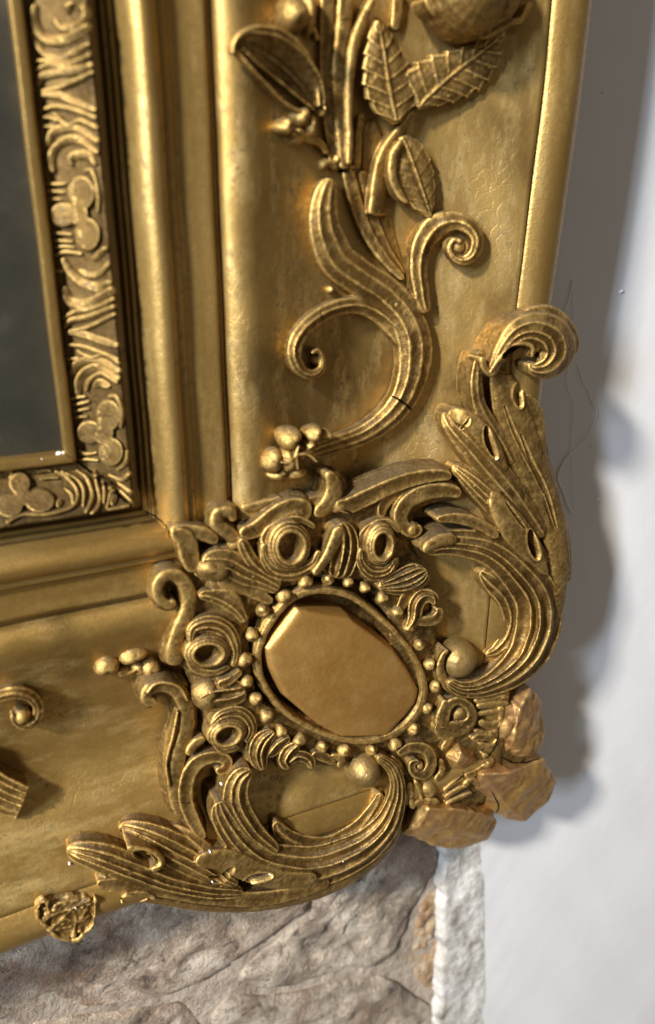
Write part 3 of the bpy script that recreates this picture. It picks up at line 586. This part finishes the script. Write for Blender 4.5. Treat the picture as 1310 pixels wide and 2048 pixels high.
part('plume', [plume(7, [(880, 310, 14), (850, 335, 24), (835, 365, 22), (850, 390, 14)], 3, 2.4), sweep(T(7, [(850, 370, 12), (880, 350, 20), (915, 362, 20), (925, 390, 12)]), 3, .8, rd=.2, z=2.4, drop=1.0), sweep(T(7, [(925, 345, 12), (960, 350, 18), (1000, 372, 12)]), 2, .8, rd=.2, z=2.35, drop=1.0), sweep(T(7, [(990, 345, 10), (1020, 360, 14), (1010, 385, 8)]), 1, .8, z=2.35, drop=1.0)], GOLD, cart, voxel=.045, smooth=1)
# strap scrolls round the cartouche
def strap(k, pts, n=2, z=2.2, hf=.5, rd=.2, drop=1.2, **a):
    skirt(k, pts, z); return sweep(T(k, pts), n, hf, rd=rd, z=z, drop=drop, sharp=.22, **a)
part('strap_scroll', [strap(6, [(152, 515, 16), (120, 528, 20), (82, 500, 22), (75, 450, 24), (110, 405, 26), (165, 412, 30), (205, 470, 34), (205, 550, 34), (170, 630, 32), (145, 720, 36), (148, 785, 42)], 1, 2.2, .45), strap(6, [(240, 500, 20), (215, 560, 22), (190, 620, 16)], 1, 1.9)], GOLD, cart)
part('strap_scroll', [strap(6, [(70, 945, 16), (30, 930, 22), (38, 890, 26), (95, 870, 28), (160, 895, 32), (195, 960, 34), (195, 1060, 34), (165, 1160, 34), (150, 1250, 34), (155, 1340, 32), (175, 1420, 26)], 1, 2.0, .4), sweep(T(6, [(125, 1300, 5), (112, 1200, 5), (140, 1080, 5), (160, 980, 5)]), 1, 1, z=2.1), sweep(T(6, [(28, 905, 5), (60, 868, 6), (110, 858, 6), (170, 880, 6), (205, 940, 5)]), 1, 1, z=2.2)], GOLD, cart)
part('strap_scroll', [strap(7, [(610, 400, 14), (640, 392, 15), (645, 362, 18), (600, 352, 20), (545, 375, 22), (515, 430, 24), (512, 500, 24), (540, 570, 22), (570, 620, 14)], 2, 2.1, .4), strap(7, [(575, 290, 12), (540, 310, 16), (515, 345, 12)], 1, 2.1)], GOLD, cart)
part('strap_scroll', [strap(6, [(420, 260, 26), (375, 225, 32), (330, 190, 34), (335, 145, 32), (380, 140, 26), (400, 175, 14)], 1, 2.1, .6), blob(*T(6, [(395, 270)])[0], 16, 20, 2.1, .6)], GOLD, cart)
part('strap_scroll', [strap(6, [(425, 235, 30), (500, 205, 36), (570, 150, 36), (640, 112, 34), (695, 112, 28), (700, 150, 22), (660, 160, 18), (650, 135, 10)], 2, 2.2, .5), strap(6, [(430, 120, 14), (520, 105, 20), (600, 80, 16)], 1, 1.8)], GOLD, cart)
part('strap_scroll', [strap(6, [(740, 150, 24), (790, 110, 36), (820, 60, 40), (815, 0, 30), (790, -30, 16)], 1, 2.1, .5), strap(6, [(835, 100, 20), (880, 110, 34), (960, 75, 36), (1060, 30, 34), (1160, -5, 32), (1260, -20, 26), (1320, -15, 18)], 2, 2.2, .5), blob(*T(6, [(840, 110)])[0], 20, 16, 2.2, .6)], GOLD, cart)
part('strap_scroll', [strap(6, [(1190, 195, 18), (1160, 220, 26), (1115, 195, 30), (1105, 145, 32), (1140, 90, 34), (1210, 55, 34), (1300, 45, 30), (1360, 60, 22)], 2, 2.3, .6), blob(*T(6, [(1150, 212)])[0], 15, 15, 2.4, .5), strap(6, [(1020, 160, 14), (1030, 110, 22), (1080, 60, 24), (1160, 30, 18)], 2, 2.0)], GOLD, cart)
part('strap_scroll', [sweep(T(6, [(135, 225, 26), (190, 250, 44), (210, 320, 44), (230, 390, 30)]), 2, .6, rd=.12, z=2.3, drop=1.4), sweep(T(6, [(130, 215, 18), (190, 215, 28), (270, 230, 30), (330, 260, 24)]), 2, .6, rd=.12, z=2.2, drop=1.4)], GOLD, cart)
# lesser ornaments toward the broken corner
part('corner_scroll', [strap(8, [(300, 1050, 30), (350, 1060, 44), (430, 1050, 36), (470, 1010, 26), (460, 955, 22), (410, 925, 20), (360, 950, 22), (345, 1000, 24), (335, 1050, 20)], 2, 2.5, .8), blob(*T(8, [(415, 985)])[0], 18, 16, 2.35, .5), strap(8, [(350, 920, 14), (330, 980, 20), (315, 1040, 22)], 1, 2.4)], GOLD, cart, voxel=.045)
part('corner_scroll', [strap(8, [(130, 1170, 14), (190, 1140, 24), (260, 1150, 28), (285, 1210, 26), (255, 1265, 24), (205, 1255, 20), (195, 1215, 16), (225, 1200, 12)], 2, 2.5, .8), blob(*T(8, [(228, 1228)])[0], 10, 10, 2.45, .4)], GOLD, cart, voxel=.045)
for L in [[(490, 950, 16), (560, 940, 18), (640, 935, 14)], [(490, 985, 12), (560, 975, 14), (620, 968, 10)], [(500, 1020, 18), (550, 1035, 20), (600, 1020, 14)], [(480, 1060, 14), (540, 1075, 16), (590, 1060, 12)], [(340, 1340, 14), (390, 1300, 16), (430, 1280, 10)], [(345, 1370, 14), (400, 1335, 16), (450, 1310, 10)], [(350, 1400, 14), (410, 1370, 14), (470, 1345, 10)], [(500, 1120, 12), (560, 1130, 14), (590, 1100, 10)], [(210, 1290, 12), (230, 1330, 14), (240, 1380, 10)]]:
    part('reed', strap(8, L, 1, 2.25, .9, drop=.8), GOLD, cart, voxel=.05)
part('reed', [blob(*T(8, [(275, 1335)])[0], 20, 19, 2.4, .6, lump=.08)], GOLD, cart, voxel=.05)
for L, n, z in [([(640, 905, 12), (560, 915, 20), (480, 925, 16)], 1, 2.2), ([(320, 1090, 18), (370, 1095, 24), (330, 1150, 16)], 1, 2.3), ([(300, 1290, 14), (330, 1250, 20), (325, 1190, 14)], 1, 2.3), ([(520, 1170, 14), (560, 1200, 20), (520, 1240, 16)], 1, 2.3),
                ([(440, 1270, 14), (500, 1250, 20), (540, 1215, 14)], 2, 2.35), ([(470, 1100, 16), (520, 1090, 22), (575, 1090, 14)], 2, 2.35), ([(200, 1400, 16), (260, 1385, 20), (320, 1390, 14)], 1, 2.2), ([(180, 1300, 14), (190, 1360, 20), (200, 1420, 14)], 1, 2.2), ([(100, 1180, 12), (130, 1220, 18), (150, 1270, 12)], 1, 2.2),
                ([(600, 950, 16), (610, 1000, 20), (600, 1060, 14)], 2, 2.3), ([(430, 1310, 12), (470, 1290, 18), (500, 1310, 12)], 1, 2.3)]:
    part('reed', sweep(T(8, L), n, .9, rd=.12, z=z, drop=.9), GOLD, cart, voxel=.05, amp=.05)
part('relief_ground', SKIRT, GROUND, cart, voxel=.07, smooth=8, amp=.05, sc=260)
# ------------------------------------------------------------------ big acanthus leaves either side of the corner
def sw(k, pts, n, z, hf=.7, rd=.13, drop=1.6, **a): return sweep(T(k, pts), n, hf, rd=rd, z=z, drop=drop, **a)
ac1 = part('acanthus_leaf', [
    # smooth back along the outer edge
    sw(5, [(420, 500, 40), (470, 600, 90), (520, 720, 130), (560, 850, 140), (600, 980, 130), (650, 1110, 115), (705, 1250, 100), (750, 1400, 85), (775, 1550, 70), (785, 1680, 60)], 1, 2.3, .5, drop=3.2),
    sw(5, [(600, 640, 30), (640, 760, 60), (650, 900, 60), (670, 1050, 50), (720, 1200, 44), (770, 1360, 44), (800, 1520, 40), (800, 1680, 40)], 2, 2.2, .6, .08, drop=3.6),
    sw(8, [(800, 60, 40), (850, 180, 48), (872, 310, 46), (862, 450, 46), (828, 590, 46), (770, 715, 42), (690, 810, 34), (590, 868, 22)], 1, 2.2, .6, drop=3.6),
    # fluted crescent sweeping round to the ball
    sw(8, [(262, 235, 34), (330, 205, 56), (420, 200, 66), (540, 225, 78), (660, 305, 95), (760, 430, 112), (785, 570, 118), (740, 700, 104), (650, 800, 80), (530, 862, 52), (430, 872, 38), (360, 840, 26)], 5, 2.75, .5, .12, drop=2.6, tilt=.15),
    sw(8, [(520, 895, 16), (430, 885, 26), (360, 850, 28), (325, 785, 22), (335, 720, 14), (360, 690, 8)], 1, 2.5, .8, drop=1.6),
    sw(8, [(310, 90, 16), (400, 85, 26), (500, 110, 28), (590, 170, 22)], 2, 2.7, .6),
    sw(8, [(250, 240, 20), (275, 215, 30), (330, 190, 36), (400, 180, 34)], 1, 2.95, .8),
    sw(8, [(510, 330, 30, 2.3), (570, 370, 58, 2.5), (640, 440, 66, 2.5), (672, 540, 60, 2.4), (650, 630, 50, 2.3), (590, 695, 36, 2.2), (535, 715, 18, 2.1)], 4, 2.4, .6, .12),
    # lobes on the inner side
    sw(5, [(345, 400, 24, 2.2), (328, 480, 32, 2.5), (318, 590, 36, 2.6), (335, 690, 38, 2.5), (385, 790, 44, 2.4), (450, 900, 50, 2.3), (520, 1020, 40, 2.2)], 3, 2.5, .7, .12, drop=1.2),
    sw(5, [(440, 470, 14), (405, 522, 20), (368, 500, 22), (345, 430, 22)], 1, 2.8, .8, drop=1),
    sw(5, [(135, 740, 30, 1.5), (185, 810, 56, 2.0), (270, 900, 78, 2.35), (370, 1010, 88, 2.5), (480, 1140, 84, 2.5), (600, 1300, 66, 2.45), (690, 1430, 40, 2.4)], 4, 2.45, .75, .10, drop=.7),
    sw(5, [(160, 745, 34, 1.7), (225, 760, 44, 2.3), (300, 800, 50, 2.6), (370, 880, 56, 2.7), (430, 980, 46, 2.6), (480, 1060, 20, 2.4)], 2, 2.6, .7, .08, drop=1.2),
    sw(5, [(185, 1035, 28, 1.7), (280, 1110, 58, 2.2), (380, 1200, 74, 2.45), (500, 1330, 74, 2.5), (620, 1480, 60, 2.5), (700, 1600, 40, 2.4)], 5, 2.4, .75, .10, drop=.7),
    sw(5, [(405, 1185, 30, 2.5), (445, 1260, 62, 2.8), (520, 1370, 84, 2.95), (600, 1480, 78, 2.9), (665, 1570, 46, 2.7), (710, 1640, 20, 2.5)], 2, 2.85, .7, .06, drop=1.4),
    sw(5, [(690, 900, 26), (700, 1010, 30), (735, 1150, 32), (780, 1290, 30), (812, 1420, 28), (825, 1560, 26), (825, 1680, 24)], 1, 1.8, .8, drop=3.4),
    ], GOLD, frame, voxel=.05)
curl = part('leaf_curl', [
    sw(5, [(385, 530, 16, 2.7), (430, 455, 34, 2.9), (480, 375, 56, 3.1), (555, 305, 84, 3.3), (645, 285, 108, 3.4), (735, 320, 128, 3.45), (765, 400, 122, 3.4), (720, 470, 92, 3.3), (650, 490, 56, 3.1), (605, 470, 24, 2.9)], 5, 3.3, .75, .09, drop=1.6),
    sw(5, [(388, 525, 10, 2.8), (430, 462, 13, 3.0), (495, 390, 14, 3.15), (570, 352, 14, 3.3), (630, 375, 14, 3.35), (625, 430, 10, 3.3)], 1, 3.2, 1.0, drop=.5),
    sw(5, [(500, 330, 30, 2.3), (590, 225, 50, 2.6), (700, 195, 60, 2.8), (800, 240, 50, 2.8), (860, 330, 34, 2.6), (855, 420, 24, 2.4)], 3, 2.8, .8, .12, drop=2.5)], GOLD, ac1, voxel=.05)
for k, pts, w, d, rm in [(5, [(370, 820), (385, 900), (425, 990)], 20, .75, .04), (5, [(615, 1400), (630, 1470), (655, 1550)], 24, .8, .05), (5, [(480, 1240), (530, 1310), (590, 1390)], 9, .15, 0), (5, [(560, 570), (545, 640), (560, 705)], 22, .6, .06),
                         (5, [(560, 860), (620, 1010), (700, 1180), (760, 1380)], 10, .10, .03), (5, [(470, 700), (530, 860), (620, 1040), (690, 1190)], 9, .08, .02), (5, [(230, 830), (262, 800), (275, 770)], 10, .25, .04)]:
    carve(ac1, k, pts, w, d, rm)
carve(curl, 5, [(470, 430), (530, 395), (590, 405), (600, 450)], 26, .5, 0)
part('ball', [blob(*T(8, [(430, 752)])[0], 37, 36, 3.0, 1.3)], BALL, ac1, voxel=.05)
ac2 = part('acanthus_leaf', [
    sw(7, [(250, 800, 16), (330, 800, 24), (450, 815, 30), (580, 830, 34), (720, 832, 34), (860, 812, 34), (990, 770, 34), (1090, 712, 34), (1165, 640, 32), (1205, 560, 26)], 1, 2.0, .7, drop=3.4),
    sw(7, [(220, 770, 18), (330, 770, 26), (450, 790, 26), (580, 812, 26), (720, 818, 26), (860, 800, 24), (980, 758, 22)], 2, 2.3, .7, .14, drop=2.4),
    sw(7, [(122, 655, 26, 1.5), (170, 668, 42, 2.0), (250, 690, 56, 2.35), (340, 725, 58, 2.5), (450, 765, 50, 2.5), (580, 795, 42, 2.4), (700, 800, 28, 2.3)], 5, 2.45, .85, .15, drop=.6),
    sw(7, [(292, 580, 20, 1.1), (340, 596, 38, 1.75), (430, 635, 58, 2.3), (520, 685, 62, 2.5), (600, 730, 48, 2.5), (680, 770, 26, 2.4)], 5, 2.45, .85, .15, drop=.6),
    sw(7, [(465, 580, 16, 1.5), (515, 615, 28, 2.1), (575, 665, 34, 2.4), (630, 715, 22, 2.4)], 3, 2.3, .85, .12, drop=.6),
    sw(7, [(320, 650, 10), (360, 655, 14), (410, 670, 14), (430, 700, 14), (400, 725, 10)], 1, 2.7, .9),
    # fluted crescent sweeping round to the ball
    sw(7, [(1140, 352, 16), (1185, 385, 22), (1205, 440, 26), (1198, 510, 36), (1165, 585, 50), (1090, 655, 64), (990, 702, 74), (880, 715, 76), (775, 690, 66), (695, 630, 56), (645, 560, 48), (620, 500, 34)], 5, 2.7, .5, .14, drop=2.4, tilt=.1),
    sw(7, [(725, 395, 20), (690, 425, 36), (675, 480, 44), (690, 540, 46), (740, 610, 40), (810, 665, 26)], 4, 2.75, .6, .15),
    sw(7, [(805, 565, 18), (830, 605, 28), (900, 640, 34), (990, 640, 34), (1075, 590, 30), (1130, 520, 22), (1150, 470, 12)], 3, 2.4, .6, .15),
    sw(7, [(545, 700, 20), (590, 690, 32), (660, 695, 42), (740, 730, 46), (840, 755, 34), (940, 745, 18)], 2, 2.8, .7, .1),
    sw(7, [(300, 830, 7), (315, 805, 9), (370, 795, 9), (410, 815, 8)], 1, 2.3, 1.0),
    ], GOLD, frame, voxel=.05)
for k, pts, w, d, rm in [(7, [(700, 765), (740, 748), (790, 740)], 12, .7, .04), (7, [(590, 745), (625, 750), (665, 715)], 12, .3, .02), (7, [(345, 665), (385, 680), (420, 700)], 15, .4, .03), (7, [(260, 830), (300, 820), (380, 812)], 8, .2, .06)]:
    carve(ac2, k, pts, w, d, rm)
part('ball', [blob(*T(7, [(1108, 412)])[0], 31, 32, 3.25, 1.3)], BALL, ac2, voxel=.05)

# ------------------------------------------------------------------ lumps of a crude repair at the very corner
def rock(out, tops, z, floor):
    bm = bmesh.new()
    for x, y in out:
        for f, h in ((1.0, z-.7), (.97, floor)):
            P = un(x, y, z-.7); bm.verts.new((P[0], P[1], h))
    for x, y, h in tops: bm.verts.new(tuple(un(x, y, h)))
    bmesh.ops.convex_hull(bm, input=bm.verts[:]); bmesh.ops.delete(bm, geom=[v for v in bm.verts if not v.link_faces], context='VERTS')
    bm.verts.index_update(); r_ = ([tuple(v.co) for v in bm.verts], [tuple(v.index for v in f.verts) for f in bm.faces]); bm.free(); return r_
rep = part('corner_repair', [rock(R_(8, [(640, 930), (740, 855), (790, 930), (800, 1060), (770, 1150), (700, 1200), (610, 1180), (595, 1070)]), [p for p in T(8, [(690, 950)])] and [(*R_(8, [(690, 960)])[0], 2.7), (*R_(8, [(740, 1040)])[0], 2.5), (*R_(8, [(660, 1110)])[0], 2.6), (*R_(8, [(730, 1130)])[0], 2.3)], 2.3, -2.0),
    blob(*R_(8, [(640, 1020)])[0], 24, 34, 2.5, .6, lump=.15), blob(*R_(8, [(700, 1150)])[0], 26, 20, 2.4, .6, lump=.15)], COPPER, frame, voxel=.06, smooth=3, amp=.16, sc=110)
part('lump', [rock(R_(8, [(470, 1340), (560, 1240), (700, 1195), (800, 1190), (862, 1290), (820, 1385), (720, 1475), (620, 1470), (540, 1410)]),
    [(*R_(8, [q[:2]])[0], q[2]) for q in [(520, 1262, 2.75), (630, 1255, 2.9), (720, 1320, 2.75), (600, 1330, 2.6), (700, 1350, 2.5), (800, 1270, 2.3), (640, 1420, 2.3), (840, 1300, 1.8)]], 2.2, -1.6)], COPPER, rep, voxel=.06, smooth=5, amp=.10, sc=95)
part('lump', [rock(R_(8, [(150, 1535), (200, 1430), (290, 1385), (420, 1370), (550, 1400), (585, 1480), (545, 1565), (410, 1612), (280, 1578)]),
    [(*R_(8, [q[:2]])[0], q[2]) for q in [(270, 1420, 2.5), (400, 1420, 2.6), (520, 1440, 2.4), (360, 1500, 2.5), (480, 1530, 2.1), (230, 1500, 2.2)]], 2.0, -1.6), blob(*R_(8, [(440, 1560)])[0], 44, 16, 1.6, .6, lump=.1)], COPPER, rep, voxel=.06, smooth=5, amp=.12, sc=95)
part('lump', [rock(R_(8, [(335, 1170), (400, 1105), (480, 1150), (495, 1195), (430, 1255), (370, 1240)]), [(*R_(8, [(420, 1160)])[0], 2.75), (*R_(8, [(450, 1190)])[0], 2.7), (*R_(8, [(400, 1210)])[0], 2.7)], 2.4, .5)], COPPER, rep, voxel=.05, smooth=3, amp=.04)
# chipped cracked patch on the lower outer moulding
ch = [radial(R_(7, [(15, 850), (60, 815), (200, 800), (224, 830), (214, 905), (150, 958), (70, 948), (35, 910)]), [(1, -.5), (.96, -.1), (.85, .12), (.5, .25), (.02, .25)], 2.0, -.4, 60)]
for L in [[(20, 850), (30, 880), (60, 910), (90, 940), (150, 950), (205, 905)], [(70, 915), (110, 880), (140, 850), (200, 820)], [(110, 880), (160, 890), (200, 870)], [(140, 850), (150, 890), (140, 940)], [(20, 850), (50, 825), (62, 870), (35, 900)], [(215, 815), (212, 860), (208, 905)], [(60, 910), (100, 915), (140, 905)], [(62, 870), (100, 862), (140, 850)]]:
    ch.append(sweep(T(7, [(x, y, random.uniform(4, 7)) for x, y in L]), 1, .9, z=2.32, drop=.4))
for x, y, r_ in [(95, 895, 26), (170, 860, 28), (170, 915, 24), (115, 930, 22), (90, 845, 30), (180, 830, 24), (45, 870, 22)]:
    c = T(7, [(x, y)])[0]; ch.append(blob(c[0], c[1], r_/1.64, r_/1.64, 2.28, .45, lump=.2))
part('cracked_patch', ch, GOLD, frame, voxel=.05, smooth=4, amp=.08, sc=220)
# ------------------------------------------------------------------ rubble stones of the bare wall, and its ragged plaster edge
SZ = WZ-1.2
for i, (out, mt, dz) in enumerate([
    ([(-90, 1960), (60, 1890), (330, 1780), (610, 1760), (640, 1800), (560, 1868), (470, 1930), (380, 1985), (240, 2010), (60, 2030), (-90, 2060)], ST1, 0),
    ([(660, 1790), (720, 1690), (800, 1640), (872, 1650), (884, 1730), (838, 1800), (812, 1870), (770, 1935), (660, 1950), (560, 1985), (470, 1975), (500, 1925), (590, 1860)], ST2, .1),
    ([(850, 1790), (886, 1770), (890, 1880), (886, 1985), (862, 1992), (812, 1930), (830, 1860)], ST3, -.1),
    ([(430, 1995), (560, 1998), (700, 1962), (780, 1955), (850, 2010), (895, 2030), (900, 2120), (640, 2150), (420, 2140)], ST2, .15),
    ([(-120, 2075), (80, 2045), (260, 2025), (400, 2000), (400, 2150), (100, 2190), (-120, 2200)], ST1, .05),
    ([(-420, 2050), (-240, 1990), (-110, 1960), (-110, 2060), (-140, 2200), (-420, 2200)], ST2, 0),
    ([(420, 2160), (650, 2165), (910, 2140), (920, 2280), (650, 2330), (400, 2300)], ST1, 0),
    ([(-140, 2215), (100, 2205), (390, 2165), (380, 2310), (100, 2340), (-150, 2330)], ST2, .1)]):
    stone(out, SZ+dz, mt, 11+i*3)
# ragged strip of old plaster between stone and painted wall
us = np.linspace(0, 1, 26); ys = np.linspace(-90, -18, 260); V = []
for y in ys:
    x0 = 23.9+max(0, -37-y)*.085+.8*float(vnoise(np.array([[y*.3, 0, 0]]), 1)[0])+.25*float(vnoise(np.array([[y*.8, 0, 0]]), 2)[0])+.12*float(vnoise(np.array([[y*2.9, 0, 0]]), 3)[0]); x1 = edge_x(y)+.25
    for u_ in us: V.append((x0+(x1-x0)*u_, y, WZ-.40+.41*u_**.6-(1.2*(1-u_*12)**2 if u_ < .083 else 0)))
V = np.array(V); uu_ = np.tile(us, len(ys)); fade = np.clip((uu_-.10)*5, 0, 1)*np.clip((1-uu_)*4, 0, 1); V[:, 2] += fade*(.20*vnoise(V*np.array([.5, .22, .5]), 3)+.10*vnoise(V*np.array([1.2, .6, 1]), 4)+.06*vnoise(V*3.1, 5)); V = [tuple(q) for q in V]
n = len(us); ps = link('plaster_edge', mesh('plaster_edge', V, [(j*n+i, j*n+i+1, (j+1)*n+i+1, (j+1)*n+i) for j in range(len(ys)-1) for i in range(n-1)]), ROUGHP, wall)

tag(rep, 'rough coppery lumps of a crude repair at the outer corner'); tag(cart, 'crowded shell and plume cartouche with beads round a cabochon')
# ------------------------------------------------------------------ hairline cracks, cobweb, chips
def tube(P3, r_, n=5):
    P = np.array(P3, float); rows = []
    t = np.gradient(P, axis=0); t /= np.maximum(1e-9, np.linalg.norm(t, axis=1))[:, None]
    for i in range(len(P)):
        a = np.cross(t[i], (0, 0, 1.0)); a /= max(1e-9, np.linalg.norm(a)); b_ = np.cross(t[i], a); rr = r_[i] if hasattr(r_, '__len__') else r_
        rows.append([tuple(P[i]+rr*(math.cos(f)*a+math.sin(f)*b_)) for f in np.linspace(0, 2*math.pi, n, endpoint=False)])
    return closed_strip(rows)
DARK = plain('crack_dirt', (.012, .008, .004), 1.0); DARK.node_tree.nodes['Principled BSDF'].inputs['Specular IOR Level'].default_value = 0
bpy.context.view_layer.update(); dgr = bpy.context.evaluated_depsgraph_get()
def on_surface(x, y):
    d = ray(x, y); o = Vector(W(CAM)); dv = Vector((d[0], -d[2], d[1])).normalized()
    ok, loc, no, ix, ob, mx = scn.ray_cast(dgr, o, dv)
    return (loc.x*100, loc.z*100, -loc.y*100), ob
def crack(k, pts, w=1.6):
    C = catmull(T(k, [(x, y, 1) for x, y in pts]), 2.5); C[1:-1, :2] += rng.normal(0, .5, (len(C)-2, 2)); P = []; par = None
    for c in C:
        p, ob = on_surface(c[0], c[1])
        if not ob or ob.name.startswith(('plaster', 'stone')): continue
        if P and abs(p[2]-P[-1][2]) > .22: 
            if len(P) > 4: break
            P = []
        P.append((p[0], p[1], p[2]-.012)); par = par or ob
    if len(P) < 3: return
    rr = [w*.030*(.35+.65*math.sin(math.pi*(i+.5)/len(P))**.5) for i in range(len(P))]
    me = mesh('crack', *tube(P, rr)); root = par if (par.parent is frame) else (par.parent if par.parent else par)
    link('crack', me, DARK, root)
for k, pts, w in [(3, [(545, 800), (590, 802), (620, 785), (665, 782)], 2.0), (4, [(728, 1185), (780, 1215), (805, 1235), (840, 1272)], 2.4), (4, [(358, 742), (372, 790), (388, 830)], 1.2), (3, [(815, 570), (850, 568), (878, 588)], 1.2), (3, [(470, 270), (500, 266)], .8), (3, [(555, 95), (612, 90)], .8),
        (6, [(860, 128), (920, 150), (985, 182), (1060, 205), (1100, 238), (1165, 265)], 2.2), (6, [(620, 185), (690, 190), (730, 205)], 1.4), (6, [(655, 480), (668, 515), (660, 540)], 1.4), (6, [(355, 420), (385, 380), (400, 355)], 1.2), (6, [(470, 200), (495, 225)], 1.0), (6, [(1020, 1090), (1028, 1120)], 1.4),
        (6, [(120, 215), (140, 270), (155, 340), (150, 400)], 2.0), (6, [(20, 130), (80, 165), (125, 215)], 1.6), (8, [(395, 1295), (430, 1265), (425, 1250)], 2.0), (8, [(440, 1340), (460, 1365)], 1.6), (8, [(160, 1490), (175, 1420), (170, 1330), (150, 1240)], 2.0), (8, [(595, 1040), (580, 1120), (540, 1180), (480, 1230)], 2.4), (8, [(545, 1460), (580, 1440), (590, 1400), (560, 1340)], 2.0), (8, [(600, 1180), (680, 1210), (780, 1190)], 2.4),
        (7, [(455, 500), (520, 502), (540, 500)], .8), (5, [(410, 520), (470, 525), (550, 545)], 1.0), (5, [(690, 1250), (720, 1330), (740, 1400)], 1.0), (7, [(985, 640), (990, 620)], 1.2), (2, [(525, 855), (620, 848)], .8), (3, [(1180, 225), (1240, 232), (1300, 245)], .9)]:
    crack(k, pts, w)
def webthread(pts, r_): 
    C = catmull(pts, 4); return tube([un(c[0], c[1], WZ+.12) for c in C], r_, 6)
web = empty('cobweb', un(1140, 960, WZ+.1), 'fine pale cobweb threads hanging on the shadowed wall beside the frame', 'cobweb')
def Q5(L): return [(840+x/2.787, 560+y/2.787, 1) for x, y in L]
for L, r_ in [([(852, 0), (836, 80), (803, 192)], .035), ([(855, 0), (853, 120), (852, 245)], .02), ([(826, 470), (820, 580), (856, 700), (850, 830), (838, 965)], .025), ([(880, 480), (912, 575), (930, 600), (960, 690), (988, 735), (960, 820), (900, 910), (838, 970)], .035),
              ([(838, 965), (795, 1025), (768, 1100), (798, 1180), (830, 1270), (858, 1300)], .07), ([(845, 980), (852, 1130), (858, 1295)], .018), ([(858, 1298), (900, 1302), (950, 1282), (1000, 1215)], .018), ([(700, 1000), (712, 1090), (738, 1210)], .02), ([(778, 1160), (775, 1300)], .03)]:
    o = link('thread', mesh('thread', *webthread(Q5(L), r_)), WEB, web); o.matrix_parent_inverse = Matrix.Translation(-Vector(web.location))
for i, (x, y, r_) in enumerate([(1244, 583, 3), (1183, 893, 2), (1160, 1508, 2.5), (1207, 185, 2)]):
    P = un(x, y, WZ+.05); s = r_*.03
    o = link('paint_fleck', mesh('paint_fleck', *blob(x, y, r_*1.6, r_*.8, WZ+.14, .12, rot=-.5, n=6, lump=.2)), PCHIP, wall)
for k, x, y, r_, lift in [(9, 385, 92, 6, .05), (9, 418, 88, 5, .05), (9, 275, 125, 2, .05), (7, 628, 440, 3.5, .1), (7, 598, 760, 4, .1), (7, 150, 846, 3, .1), (10, 432, 1328, 3, .1), (7, 1103, 410, 1.6, .03), (7, 1025, 692, 1.6, .03), (7, 785, 735, 2, .03), (5, 428, 1000, 2.2, .05), (7, 590, 662, 2, .05)]:
    c = T(k, [(x, y)])[0]; p, ob = on_surface(*c)
    if ob is None: continue
    s = pxcm(c[0], c[1], p[2]); r_ *= .75; V, Fc = blob(c[0], c[1], r_, r_*.7, p[2]+lift+.03, .12, n=6, lump=.25, rot=random.random()*3)
    link('plaster_chip', mesh('plaster_chip', V, Fc), PCHIP, frame)
